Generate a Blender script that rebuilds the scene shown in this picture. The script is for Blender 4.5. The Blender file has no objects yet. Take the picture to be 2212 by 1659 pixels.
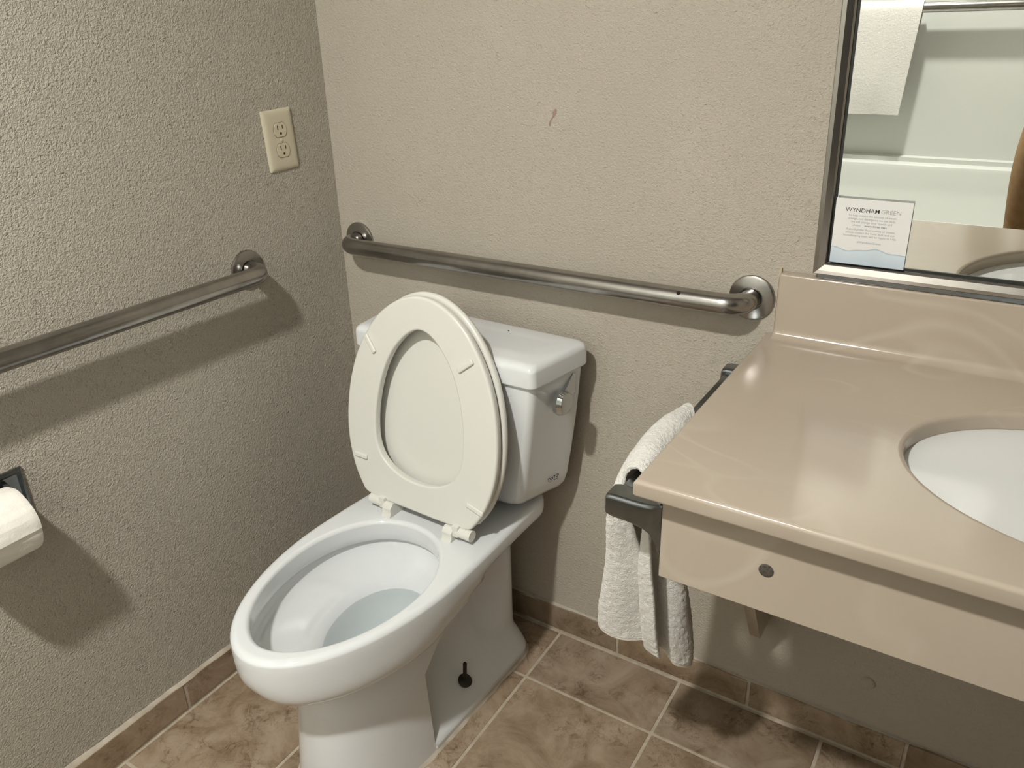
import bpy, bmesh, math, random
from mathutils import Vector, Matrix, noise
random.seed(7)
S = bpy.context.scene
COL = S.collection
PI = math.pi
R = math.radians

# ------------------------------------------------------------------ camera
W, H = 2212, 1659
CAM_POS = Vector((1.3218, -1.3155, 1.355))
YAW, PITCH, ROLL = -0.5696, -0.4046, -0.0269
F_PX, PPU, PPV = 1691.5, 9.85, -45.5
cd = bpy.data.cameras.new('camera')
cam = bpy.data.objects.new('camera', cd)
COL.objects.link(cam)
fw = Vector((math.sin(YAW) * math.cos(PITCH), math.cos(YAW) * math.cos(PITCH), math.sin(PITCH)))
rt = fw.cross(Vector((0, 0, 1))).normalized()
up = rt.cross(fw)
c_, s_ = math.cos(ROLL), math.sin(ROLL)
r2, u2 = rt * c_ + up * s_, up * c_ - rt * s_
cam.matrix_world = Matrix(((r2.x, u2.x, -fw.x, CAM_POS.x), (r2.y, u2.y, -fw.y, CAM_POS.y), (r2.z, u2.z, -fw.z, CAM_POS.z), (0, 0, 0, 1)))
cd.sensor_fit = 'HORIZONTAL'
cd.sensor_width = 36.0
cd.lens = F_PX * 36.0 / W
cd.shift_x = -PPU / W
cd.shift_y = PPV / W
cd.clip_start = 0.01
S.camera = cam

# ------------------------------------------------------------------ world, lamp values, exposure
wd = bpy.data.worlds.new('world')
S.world = wd
wd.use_nodes = True
wd.node_tree.nodes['Background'].inputs[0].default_value = (1.0, 0.95, 0.88, 1)
wd.node_tree.nodes['Background'].inputs[1].default_value = 0.05
LAMP_POS = (0.76, -1.68, 2.35)
LAMP_RADIUS = 0.050
LAMP_STRENGTH = 1860.0
LAMP_COLOR = (1.0, 0.98, 0.925)
S.view_settings.view_transform = 'Standard'
S.view_settings.look = 'None'
S.view_settings.exposure = 0.0
S.view_settings.gamma = 1.0
S.view_settings.use_curve_mapping = False
S.cycles.max_bounces = 6
S.cycles.diffuse_bounces = 3
S.cycles.glossy_bounces = 3
S.cycles.adaptive_threshold = 0.04
S.cycles.use_light_tree = False

# ------------------------------------------------------------------ helpers
def lerp(a, b, t):
    return a + (b - a) * t
def sstep(a, b, x):
    t = min(1.0, max(0.0, (x - a) / (b - a)))
    return t * t * (3 - 2 * t)
def interp(x, xs, ys):
    if x <= xs[0]:
        return ys[0]
    for i in range(1, len(xs)):
        if x <= xs[i]:
            t = (x - xs[i - 1]) / (xs[i] - xs[i - 1])
            return lerp(ys[i - 1], ys[i], t)
    return ys[-1]
def mesh_obj(name, verts, faces, mat, parent=None, smooth=None):
    me = bpy.data.meshes.new(name)
    me.from_pydata([tuple(v) for v in verts], [], faces)
    me.validate()
    return finish(name, me, mat, parent, smooth)
def finish(name, me, mat, parent=None, smooth=None):
    bm = bmesh.new(); bm.from_mesh(me)
    bmesh.ops.recalc_face_normals(bm, faces=bm.faces)
    if smooth is not None:
        for f in bm.faces: f.smooth = True
        for e in bm.edges:
            if len(e.link_faces) == 2 and e.calc_face_angle(0) > R(smooth):
                e.smooth = False
    bm.to_mesh(me); bm.free()
    if mat is not None:
        me.materials.append(mat)
    o = bpy.data.objects.new(name, me)
    COL.objects.link(o)
    if parent is not None:
        o.parent = parent
    if smooth is not None and smooth <= 50:
        wn = o.modifiers.new('weighted_normal', 'WEIGHTED_NORMAL'); wn.keep_sharp = True; wn.weight = 50
    return o
def bm_obj(name, bm, mat, parent=None, smooth=None):
    me = bpy.data.meshes.new(name)
    bm.to_mesh(me); bm.free()
    return finish(name, me, mat, parent, smooth)
def empty(name, loc=(0, 0, 0), rz=0.0):
    o = bpy.data.objects.new(name, None)
    COL.objects.link(o)
    o.location = loc
    o.rotation_euler = (0, 0, rz)
    return o
def tag(o, label, cat, group=None):
    o['label'] = label
    o['category'] = cat
    if group: o['group'] = group
    return o
def struct(o, label=None):
    o['kind'] = 'structure'
    if label: o['label'] = label
    return o
def bm_box(bm, lo, hi, bev=0.0, seg=2):
    x0, y0, z0 = lo; x1, y1, z1 = hi
    vs = [bm.verts.new(p) for p in [(x0, y0, z0), (x1, y0, z0), (x1, y1, z0), (x0, y1, z0), (x0, y0, z1), (x1, y0, z1), (x1, y1, z1), (x0, y1, z1)]]
    fs = [bm.faces.new([vs[i] for i in q]) for q in [(3, 2, 1, 0), (4, 5, 6, 7), (0, 1, 5, 4), (1, 2, 6, 5), (2, 3, 7, 6), (3, 0, 4, 7)]]
    if bev > 0:
        es = list({e for f in fs for e in f.edges})
        bmesh.ops.bevel(bm, geom=es, offset=bev, segments=seg, profile=0.5, affect='EDGES')
def box(name, lo, hi, mat, parent=None, bev=0.0, seg=2):
    bm = bmesh.new(); bm_box(bm, lo, hi, bev, seg)
    return bm_obj(name, bm, mat, parent, 35 if bev else None)
def loft(name, rings, mat, parent=None, cap0=False, cap1=False, closed=True, smooth=40):
    n = len(rings[0]); vs = [p for r in rings for p in r]; fs = []
    for k in range(len(rings) - 1):
        for i in range(n if closed else n - 1):
            j = (i + 1) % n
            fs.append((k * n + i, k * n + j, (k + 1) * n + j, (k + 1) * n + i))
    if cap0: fs.append(tuple(range(n - 1, -1, -1)))
    if cap1: fs.append(tuple(range((len(rings) - 1) * n, len(rings) * n)))
    return mesh_obj(name, vs, fs, mat, parent, smooth)
def tube(name, path, rad, mat, parent=None, n=20, cap=True, smooth=50):
    """Sweep a circle along a polyline; rad may be a list."""
    pts = [Vector(p) for p in path]; rings = []
    ref = None
    for i, p in enumerate(pts):
        d = (pts[min(i + 1, len(pts) - 1)] - pts[max(i - 1, 0)]).normalized()
        if ref is None:
            ref = Vector((0, 0, 1)) if abs(d.z) < 0.9 else Vector((1, 0, 0))
        a = (ref - d * ref.dot(d)).normalized(); b = d.cross(a); ref = a
        r = rad[i] if isinstance(rad, (list, tuple)) else rad
        rings.append([p + a * math.cos(2 * PI * k / n) * r + b * math.sin(2 * PI * k / n) * r for k in range(n)])
    return loft(name, rings, mat, parent, cap, cap, True, smooth)
def lathe(name, prof, axis_o, axis_d, mat, parent=None, n=40, smooth=40):
    """prof: list of (radius, distance along axis)."""
    d = Vector(axis_d).normalized(); o = Vector(axis_o)
    ref = Vector((0, 0, 1)) if abs(d.z) < 0.9 else Vector((1, 0, 0))
    a = (ref - d * ref.dot(d)).normalized(); b = d.cross(a)
    rings = [[o + d * h + (a * math.cos(2 * PI * k / n) + b * math.sin(2 * PI * k / n)) * max(r, 1e-5) for k in range(n)] for r, h in prof]
    return loft(name, rings, mat, parent, True, True, True, smooth)
def prism(name, poly, axis, a0, a1, mat, parent=None, bev=0.0):
    """Extrude a 2D polygon along an axis (0 x: poly is (y,z); 1 y: (x,z); 2 z: (x,y))."""
    bm = bmesh.new()
    def pt(p, a):
        return (a, p[0], p[1]) if axis == 0 else ((p[0], a, p[1]) if axis == 1 else (p[0], p[1], a))
    v0 = [bm.verts.new(pt(p, a0)) for p in poly]; v1 = [bm.verts.new(pt(p, a1)) for p in poly]
    bm.faces.new(v0); bm.faces.new(v1[::-1]); n = len(poly)
    for i in range(n): bm.faces.new((v0[i], v0[(i + 1) % n], v1[(i + 1) % n], v1[i]))
    if bev > 0:
        bmesh.ops.recalc_face_normals(bm, faces=bm.faces)
        bmesh.ops.bevel(bm, geom=[e for e in bm.edges if e.calc_face_angle(0) > R(40)], offset=bev, segments=2, profile=0.5, affect='EDGES')
    return bm_obj(name, bm, mat, parent, 35)
def text_obj(name, body, size, mat, parent, loc, rot, align='CENTER', ext=0.00005, offset=0.0, mtx=None):
    cu = bpy.data.curves.new(name, 'FONT')
    cu.body = body; cu.size = size; cu.align_x = align; cu.extrude = ext; cu.resolution_u = 2; cu.offset = offset
    tmp = bpy.data.objects.new(name + '_curve', cu); COL.objects.link(tmp)
    dg = bpy.context.evaluated_depsgraph_get()
    me = bpy.data.meshes.new_from_object(tmp.evaluated_get(dg))
    bpy.data.objects.remove(tmp); bpy.data.curves.remove(cu)
    me.materials.clear(); me.materials.append(mat); me.name = name
    o = bpy.data.objects.new(name, me); COL.objects.link(o)
    o.parent = parent
    if mtx is not None: o.matrix_local = mtx
    else: o.location = loc; o.rotation_euler = rot
    return o

# ------------------------------------------------------------------ materials
def new_mat(name):
    m = bpy.data.materials.new(name); m.use_nodes = True
    nt = m.node_tree; b = nt.nodes['Principled BSDF']
    return m, nt, b
def plain(name, col, rough=0.5, metal=0.0, spec=0.5, coat=0.0):
    m, nt, b = new_mat(name)
    b.inputs['Base Color'].default_value = (*col, 1); b.inputs['Roughness'].default_value = rough
    b.inputs['Metallic'].default_value = metal; b.inputs['Specular IOR Level'].default_value = spec
    b.inputs['Coat Weight'].default_value = coat
    return m
def N(nt, typ, **kw):
    n = nt.nodes.new(typ)
    for k, v in kw.items():
        if k in n.inputs: n.inputs[k].default_value = v
        else: setattr(n, k, v)
    return n
def ramp(nt, stops):
    r = nt.nodes.new('ShaderNodeValToRGB'); e = r.color_ramp.elements
    while len(e) < len(stops): e.new(0.5)
    for i, (p, c) in enumerate(stops):
        e[i].position = p; e[i].color = (*c, 1)
    return r
def bump_chain(nt, b, items):
    """items: list of (height_socket, strength, distance)."""
    prev = None
    for h, st, dist in items:
        bp = N(nt, 'ShaderNodeBump'); bp.inputs['Strength'].default_value = st; bp.inputs['Distance'].default_value = dist
        nt.links.new(h, bp.inputs['Height'])
        if prev: nt.links.new(prev.outputs[0], bp.inputs['Normal'])
        prev = bp
    nt.links.new(prev.outputs[0], b.inputs['Normal'])

def make_wall_mat(name, col, drip):
    m, nt, b = new_mat(name)
    tc = N(nt, 'ShaderNodeTexCoord')
    n1 = N(nt, 'ShaderNodeTexNoise', Scale=210.0, Detail=3.0, Roughness=0.65)
    n2 = N(nt, 'ShaderNodeTexNoise', Scale=420.0, Detail=1.5)
    n3 = N(nt, 'ShaderNodeTexNoise', Scale=5.0, Detail=2.0)
    nw = N(nt, 'ShaderNodeTexNoise', Scale=80.0, Detail=3.0, Roughness=0.65, Distortion=1.4)
    vo = N(nt, 'ShaderNodeTexVoronoi', Scale=105.0); vo.inputs['Randomness'].default_value = 1.0
    for n in (n1, n2, n3, nw, vo): nt.links.new(tc.outputs['Object'], n.inputs['Vector'])
    rw = ramp(nt, [(0.55, (0, 0, 0)), (0.64, (1, 1, 1))]); nt.links.new(nw.outputs['Fac'], rw.inputs['Fac'])
    rv = ramp(nt, [(0.06, (1, 1, 1)), (0.34, (0, 0, 0))]); nt.links.new(vo.outputs['Distance'], rv.inputs['Fac'])
    mask = ramp(nt, [(0.34, (0.12, 0.12, 0.12)), (0.60, (1, 1, 1))]); nt.links.new(n3.outputs['Fac'], mask.inputs['Fac'])
    mul = N(nt, 'ShaderNodeMath', operation='MULTIPLY'); nt.links.new(rw.outputs[0], mul.inputs[0]); nt.links.new(mask.outputs[0], mul.inputs[1])
    pickc = N(nt, 'ShaderNodeMath', operation='GREATER_THAN'); pickc.inputs[1].default_value = 0.62
    sepc = N(nt, 'ShaderNodeSeparateColor'); nt.links.new(vo.outputs['Color'], sepc.inputs[0]); nt.links.new(sepc.outputs[0], pickc.inputs[0])
    mul2 = N(nt, 'ShaderNodeMath', operation='MULTIPLY'); nt.links.new(rv.outputs[0], mul2.inputs[0]); nt.links.new(pickc.outputs[0], mul2.inputs[1])
    bump_chain(nt, b, [(n1.outputs['Fac'], 0.55 * drip, 0.0048), (n2.outputs['Fac'], 0.32 * drip, 0.0014), (mul.outputs[0], 0.46 * drip, 0.0016), (mul2.outputs[0], 0.42 * drip, 0.0016)])
    cr = ramp(nt, [(0.3, tuple(c * 0.955 for c in col)), (0.7, tuple(min(1, c * 1.03) for c in col))])
    nt.links.new(n3.outputs['Fac'], cr.inputs['Fac']); nt.links.new(cr.outputs[0], b.inputs['Base Color'])
    b.inputs['Roughness'].default_value = 0.62; b.inputs['Specular IOR Level'].default_value = 0.25
    return m
M_WALL = make_wall_mat('painted_plaster', (0.485, 0.440, 0.368), 1.0)
M_WALL_L = make_wall_mat('painted_plaster_rough', (0.490, 0.450, 0.380), 1.5)
M_CEIL = plain('ceiling_paint', (0.44, 0.42, 0.38), 0.8)

def make_tile_mat():
    m, nt, b = new_mat('stone_look_tile')
    tc = N(nt, 'ShaderNodeTexCoord'); oi = N(nt, 'ShaderNodeObjectInfo')
    sc = N(nt, 'ShaderNodeVectorMath', operation='SCALE'); sc.inputs['Scale'].default_value = 37.0
    cx = N(nt, 'ShaderNodeCombineXYZ')
    for i in range(3): nt.links.new(oi.outputs['Random'], cx.inputs[i])
    nt.links.new(cx.outputs[0], sc.inputs[0])
    ad = N(nt, 'ShaderNodeVectorMath', operation='ADD')
    nt.links.new(tc.outputs['Object'], ad.inputs[0]); nt.links.new(sc.outputs[0], ad.inputs[1])
    n1 = N(nt, 'ShaderNodeTexNoise', Scale=9.0, Detail=8.0, Roughness=0.70, Distortion=0.8)
    n2 = N(nt, 'ShaderNodeTexNoise', Scale=28.0, Detail=6.0, Roughness=0.7, Distortion=1.4)
    n3 = N(nt, 'ShaderNodeTexNoise', Scale=11.0, Detail=2.0)
    n4 = N(nt, 'ShaderNodeTexNoise', Scale=16.0, Detail=5.0, Roughness=0.6, Distortion=2.2)
    for n in (n1, n2, n3, n4): nt.links.new(ad.outputs[0], n.inputs['Vector'])
    c1 = ramp(nt, [(0.28, (0.175, 0.122, 0.078)), (0.42, (0.265, 0.197, 0.133)), (0.56, (0.345, 0.270, 0.195)), (0.74, (0.415, 0.345, 0.272))])
    nt.links.new(n1.outputs['Fac'], c1.inputs['Fac'])
    c2 = ramp(nt, [(0.36, (0.48, 0.42, 0.35)), (0.50, (1, 1, 1))]); nt.links.new(n2.outputs['Fac'], c2.inputs['Fac'])
    msk = ramp(nt, [(0.44, (0, 0, 0)), (0.60, (0.85, 0.85, 0.85))]); nt.links.new(n3.outputs['Fac'], msk.inputs['Fac'])
    mx = N(nt, 'ShaderNodeMix', data_type='RGBA', blend_type='MULTIPLY')
    nt.links.new(msk.outputs[0], mx.inputs[0]); nt.links.new(c1.outputs[0], mx.inputs[6]); nt.links.new(c2.outputs[0], mx.inputs[7])
    # thin dark veins
    sub = N(nt, 'ShaderNodeMath', operation='SUBTRACT'); sub.inputs[1].default_value = 0.5
    nt.links.new(n4.outputs['Fac'], sub.inputs[0])
    ab = N(nt, 'ShaderNodeMath', operation='ABSOLUTE'); nt.links.new(sub.outputs[0], ab.inputs[0])
    vr = ramp(nt, [(0.0, (0.50, 0.44, 0.38)), (0.014, (1, 1, 1))]); nt.links.new(ab.outputs[0], vr.inputs['Fac'])
    mv = N(nt, 'ShaderNodeMix', data_type='RGBA', blend_type='MULTIPLY')
    nt.links.new(msk.outputs[0], mv.inputs[0]); nt.links.new(mx.outputs[2], mv.inputs[6]); nt.links.new(vr.outputs[0], mv.inputs[7])
    # per-tile tint
    tint = ramp(nt, [(0.0, (0.90, 0.90, 0.90)), (0.5, (1.0, 0.97, 0.93)), (1.0, (1.08, 1.06, 1.05))])
    nt.links.new(oi.outputs['Random'], tint.inputs['Fac'])
    mt = N(nt, 'ShaderNodeMix', data_type='RGBA', blend_type='MULTIPLY'); mt.inputs[0].default_value = 1.0
    nt.links.new(mv.outputs[2], mt.inputs[6]); nt.links.new(tint.outputs[0], mt.inputs[7])
    nt.links.new(mt.outputs[2], b.inputs['Base Color'])
    b.inputs['Roughness'].default_value = 0.48; b.inputs['Specular IOR Level'].default_value = 0.35
    bump_chain(nt, b, [(n2.outputs['Fac'], 0.22, 0.002), (vr.outputs[0], 0.25, 0.001)])
    return m
M_TILE = make_tile_mat()
def noisy(name, c0, c1, scale, rough, bump=0.0, dist=0.001, metal=0.0, spec=0.5, bscale=None):
    m, nt, b = new_mat(name)
    tc = N(nt, 'ShaderNodeTexCoord'); n = N(nt, 'ShaderNodeTexNoise', Scale=scale, Detail=4.0)
    nt.links.new(tc.outputs['Object'], n.inputs['Vector'])
    r = ramp(nt, [(0.35, c0), (0.65, c1)]); nt.links.new(n.outputs['Fac'], r.inputs['Fac']); nt.links.new(r.outputs[0], b.inputs['Base Color'])
    b.inputs['Roughness'].default_value = rough; b.inputs['Metallic'].default_value = metal; b.inputs['Specular IOR Level'].default_value = spec
    if bump:
        n2 = N(nt, 'ShaderNodeTexNoise', Scale=bscale or scale, Detail=3.0); nt.links.new(tc.outputs['Object'], n2.inputs['Vector'])
        bump_chain(nt, b, [(n2.outputs['Fac'], bump, dist)])
    return m
M_GROUT = noisy('sanded_grout', (0.42, 0.36, 0.275), (0.52, 0.45, 0.355), 60, 0.9, 0.3, 0.0008, bscale=400)
M_CAULK = noisy('aged_caulk', (0.42, 0.36, 0.28), (0.56, 0.50, 0.41), 30, 0.6, 0.4, 0.002)
M_PORC = plain('white_porcelain', (0.765, 0.785, 0.795), 0.07, 0, 0.55, 0.3)
M_SEAT = plain('seat_plastic', (0.735, 0.73, 0.675), 0.28, 0, 0.45)
M_SINK = plain('sink_porcelain', (0.72, 0.73, 0.715), 0.1, 0, 0.5)
M_BLACK = plain('dark_rubber', (0.018, 0.015, 0.013), 0.55)
M_DARKHOLE = plain('dark_cavity', (0.01, 0.009, 0.008), 0.9)
M_RUST = plain('rusty_bolt', (0.035, 0.02, 0.018), 0.7, 0.3)
M_CHROME = plain('chrome', (0.56, 0.58, 0.60), 0.09, 1.0)
M_CHROME_D = noisy('dark_reflection_chrome', (0.20, 0.215, 0.225), (0.27, 0.29, 0.30), 20, 0.22, metal=1.0)  # chrome with its dark reflections put into the metal colour
M_IVORY = plain('ivory_plastic', (0.60, 0.545, 0.415), 0.38)
M_IVORY2 = plain('ivory_socket', (0.60, 0.54, 0.40), 0.4)
M_FIBER = plain('gelcoat_white', (0.69, 0.70, 0.66), 0.22, 0, 0.45)
def make_steel():
    m, nt, b = new_mat('satin_steel')
    tc = N(nt, 'ShaderNodeTexCoord'); n = N(nt, 'ShaderNodeTexNoise', Scale=9.0, Detail=5.0, Roughness=0.7)
    nt.links.new(tc.outputs['Object'], n.inputs['Vector'])
    r = ramp(nt, [(0.35, (0.30, 0.29, 0.275)), (0.65, (0.42, 0.405, 0.385))]); nt.links.new(n.outputs['Fac'], r.inputs['Fac'])
    nt.links.new(r.outputs[0], b.inputs['Base Color'])
    b.inputs['Metallic'].default_value = 1.0; b.inputs['Roughness'].default_value = 0.25
    n2 = N(nt, 'ShaderNodeTexNoise', Scale=700.0, Detail=2.0); nt.links.new(tc.outputs['Object'], n2.inputs['Vector'])
    bump_chain(nt, b, [(n2.outputs['Fac'], 0.06, 0.0004)])
    return m
M_STEEL = make_steel()
M_FRAME = noisy('mirror_frame_steel', (0.38, 0.36, 0.335), (0.47, 0.45, 0.42), 8, 0.26, metal=1.0)
M_MIRROR = plain('silvered_glass', (0.86, 0.875, 0.85), 0.0, 1.0)
M_MIRROR_EDGE = plain('mirror_dark_edge', (0.02, 0.022, 0.02), 0.3)
def make_marble():
    m, nt, b = new_mat('cultured_marble')
    tc = N(nt, 'ShaderNodeTexCoord')
    n0 = N(nt, 'ShaderNodeTexNoise', Scale=2.4, Detail=2.0); nt.links.new(tc.outputs['Object'], n0.inputs['Vector'])
    wv = N(nt, 'ShaderNodeTexNoise', Scale=2.3, Detail=1.2, Roughness=0.4, Distortion=3.2); nt.links.new(tc.outputs['Object'], wv.inputs['Vector'])
    c0 = ramp(nt, [(0.3, (0.432, 0.362, 0.292)), (0.7, (0.468, 0.402, 0.322))]); nt.links.new(n0.outputs['Fac'], c0.inputs['Fac'])
    sub = N(nt, 'ShaderNodeMath', operation='SUBTRACT'); sub.inputs[1].default_value = 0.53; nt.links.new(wv.outputs['Fac'], sub.inputs[0])
    ab = N(nt, 'ShaderNodeMath', operation='ABSOLUTE'); nt.links.new(sub.outputs[0], ab.inputs[0])
    vr = ramp(nt, [(0.0, (1, 1, 1)), (0.03, (0, 0, 0))]); nt.links.new(ab.outputs[0], vr.inputs['Fac'])
    nm = N(nt, 'ShaderNodeTexNoise', Scale=3.0, Detail=1.0); nt.links.new(tc.outputs['Object'], nm.inputs['Vector'])
    rm = ramp(nt, [(0.46, (0, 0, 0)), (0.66, (0.36, 0.36, 0.36))]); nt.links.new(nm.outputs['Fac'], rm.inputs['Fac'])
    mu = N(nt, 'ShaderNodeMath', operation='MULTIPLY'); nt.links.new(vr.outputs[0], mu.inputs[0]); nt.links.new(rm.outputs[0], mu.inputs[1])
    mx = N(nt, 'ShaderNodeMix', data_type='RGBA'); nt.links.new(mu.outputs[0], mx.inputs[0]); nt.links.new(c0.outputs[0], mx.inputs[6]); mx.inputs[7].default_value = (0.60, 0.535, 0.46, 1)
    nt.links.new(mx.outputs[2], b.inputs['Base Color'])
    b.inputs['Roughness'].default_value = 0.16; b.inputs['Specular IOR Level'].default_value = 0.5
    return m
M_MARBLE = make_marble()
def make_terry(name, col, bump):
    m, nt, b = new_mat(name)
    tc = N(nt, 'ShaderNodeTexCoord')
    n1 = N(nt, 'ShaderNodeTexNoise', Scale=420.0, Detail=3.0, Roughness=0.7); n2 = N(nt, 'ShaderNodeTexNoise', Scale=110.0, Detail=3.0)
    for n in (n1, n2): nt.links.new(tc.outputs['Object'], n.inputs['Vector'])
    b.inputs['Base Color'].default_value = (*col, 1); b.inputs['Roughness'].default_value = 0.95; b.inputs['Specular IOR Level'].default_value = 0.1
    b.inputs['Sheen Weight'].default_value = 0.25
    bump_chain(nt, b, [(n1.outputs['Fac'], bump, 0.003), (n2.outputs['Fac'], bump * 0.6, 0.004)])
    return m
M_TERRY = make_terry('white_terry', (0.86, 0.84, 0.79), 1.0)
M_HEM = make_terry('towel_hem', (0.82, 0.79, 0.73), 0.15)
M_TISSUE = make_terry('toilet_tissue', (0.80, 0.775, 0.71), 0.25)
M_TROUSERS = noisy('tan_cotton', (0.30, 0.185, 0.085), (0.36, 0.23, 0.115), 40, 0.9)
M_SHIRT = noisy('dark_shirt', (0.05, 0.055, 0.065), (0.07, 0.075, 0.085), 40, 0.9)
M_SKIN = plain('skin', (0.45, 0.27, 0.18), 0.5)
M_HAIR = plain('hair', (0.03, 0.02, 0.015), 0.6)
M_INK = plain('ink_black', (0.03, 0.03, 0.03), 0.7)
M_INK2 = plain('ink_grey', (0.36, 0.36, 0.34), 0.7)
M_INK3 = plain('ink_mid', (0.20, 0.20, 0.19), 0.7)
M_STAIN = plain('brown_stain', (0.33, 0.225, 0.18), 0.6)
m, nt, b = new_mat('bowl_water')
nt.nodes.remove(b)
tr = N(nt, 'ShaderNodeBsdfTransparent'); tr.inputs[0].default_value = (0.93, 0.96, 0.955, 1)
gl = N(nt, 'ShaderNodeBsdfGlossy'); gl.inputs['Roughness'].default_value = 0.02
fr = N(nt, 'ShaderNodeFresnel', IOR=1.33); ms = N(nt, 'ShaderNodeMixShader')
nt.links.new(fr.outputs[0], ms.inputs[0]); nt.links.new(tr.outputs[0], ms.inputs[1]); nt.links.new(gl.outputs[0], ms.inputs[2])
nt.links.new(ms.outputs[0], nt.nodes['Material Output'].inputs[0])
M_WATER = m
m, nt, b = new_mat('lamp_glass')
b.inputs['Base Color'].default_value = (0.9, 0.88, 0.84, 1); b.inputs['Emission Color'].default_value = (*LAMP_COLOR, 1); b.inputs['Emission Strength'].default_value = LAMP_STRENGTH
M_LAMP = m

# ------------------------------------------------------------------ room shell
XR, YT, ZC = 1.98, -2.32, 2.362
struct(box('wall_back', (-0.1, 0, 0), (XR + 0.1, 0.1, ZC), M_WALL))
wall_left = struct(box('wall_left', (-0.1, YT - 0.1, 0), (0, 0, ZC), M_WALL_L))
bm = bmesh.new()  # unseen doorway opening added to cut the bounced light in the room
for lo, hi in [((XR, YT - 0.1, 0), (XR + 0.1, -1.55, ZC)), ((XR, -0.74, 0), (XR + 0.1, 0, ZC)), ((XR, -1.55, 2.03), (XR + 0.1, -0.74, ZC))]:
    bm_box(bm, lo, hi)
struct(bm_obj('wall_right', bm, M_WALL))
struct(box('wall_front', (0, YT - 0.1, 0), (XR, YT, ZC), M_WALL))
struct(box('wall_partition', (1.52, YT, 0), (XR, -1.62, ZC), M_WALL))
struct(box('ceiling', (-0.1, YT - 0.1, ZC), (XR + 0.1, 0.1, ZC + 0.1), M_CEIL))
floor = struct(box('floor', (-0.1, YT - 0.1, -0.1), (XR + 0.1, 0.1, -0.0012), M_GROUT), 'beige sanded grout bed under brown stone-look floor tiles')
# floor tiles, one object each (cells share a mesh when they have the same size)
TS, GR = 0.3048, 0.0062
OFF = 0.008
xs = [0.010] + [0.5926 + TS * k for k in (-1, 0, 1, 2, 3, 4)] + [XR - 0.002]
ys = [-0.010, -0.1736] + [-0.1736 - TS * k for k in (1, 2, 3, 4)] + [-1.60]
tile_cache = {}
def tile_mesh(w, d, h, mat, key):
    k = (round(w, 4), round(d, 4), round(h, 4), key)
    if k not in tile_cache:
        bm = bmesh.new(); bm_box(bm, (-w / 2, -d / 2, -h / 2), (w / 2, d / 2, h / 2), 0.0016, 2)
        me = bpy.data.meshes.new('tile'); bm.to_mesh(me); bm.free()
        for p in me.polygons: p.use_smooth = False
        me.materials.append(mat); tile_cache[k] = me
    return tile_cache[k]
def add_tile(parent, cx, cy, cz, w, d, h, name='tile'):
    o = bpy.data.objects.new(name, tile_mesh(w, d, h, M_TILE, 't')); COL.objects.link(o)
    o.parent = parent; o.location = (cx, cy, cz)
    return o
for i in range(len(xs) - 1):
    for j in range(len(ys) - 1):
        x0, x1 = xs[i] + GR / 2, xs[i + 1] - GR / 2
        y1, y0 = ys[j] - GR / 2, ys[j + 1] + GR / 2
        o = add_tile(floor, (x0 + x1) / 2, (y0 + y1) / 2, -0.004, x1 - x0, y1 - y0, 0.008)
        o.rotation_euler = (R(random.uniform(-.05, .05)), R(random.uniform(-.05, .05)), 0)
# baseboard tiles
HB = 0.0735
bb = struct(box('baseboard_back', (0.0, -0.0068, -0.001), (XR, 0.0, HB - 0.002), M_GROUT), 'row of brown cove tiles along the back wall')
bl = struct(box('baseboard_left', (0.0, -1.60, -0.001), (0.0068, -0.0068, HB - 0.002), M_GROUT), 'row of brown cove tiles along the left wall')
jb = [0.010] + [0.7412 + TS * k for k in (-2, -1, 0, 1, 2, 3, 4)] + [XR]
for a, b_ in zip(jb[:-1], jb[1:]):
    if b_ - a > 0.02:
        add_tile(bb, (a + b_) / 2, -0.0045, HB / 2 + 0.003, b_ - a - GR, 0.009, HB - 0.007)
jl = [-0.010, -0.3237, -0.6285, -0.9333, -1.2381, -1.5429, -1.60]
for a, b_ in zip(jl[:-1], jl[1:]):
    add_tile(bl, 0.0045, (a + b_) / 2, HB / 2 + 0.003, 0.009, a - b_ - GR, HB - 0.007)
# uneven caulk beads over the baseboards
def caulk(name, parent, p0, p1, nrm, w, mat=None, seed=0):
    p0, p1, nrm = Vector(p0), Vector(p1), Vector(nrm); n = 90; rings = []
    for i in range(n + 1):
        t = i / n; p = p0.lerp(p1, t)
        k = w * (0.75 + 0.6 * noise.noise(Vector((t * 14 + seed, seed, 0.3))) + 0.25 * noise.noise(Vector((t * 55, seed, 2.0))))
        d = 0.0085 + 0.003 * noise.noise(Vector((t * 30, 3.0, seed)))
        rings.append([p + nrm * 0.0001, p + nrm * d, p + nrm * d * 0.75 + Vector((0, 0, k * 0.45)), p + nrm * 0.0001 + Vector((0, 0, k))])
    return loft(name, rings, mat or M_CAULK, parent, True, True, False, 60)
caulk('caulk_bead', bl, (0, -1.60, HB - 0.002), (0, -0.01, HB - 0.002), (1, 0, 0), 0.010, seed=1.7)
caulk('caulk_bead', bb, (0.01, 0, HB - 0.002), (XR, 0, HB - 0.002), (0, -1, 0), 0.005, M_WALL, seed=4.2)

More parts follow.
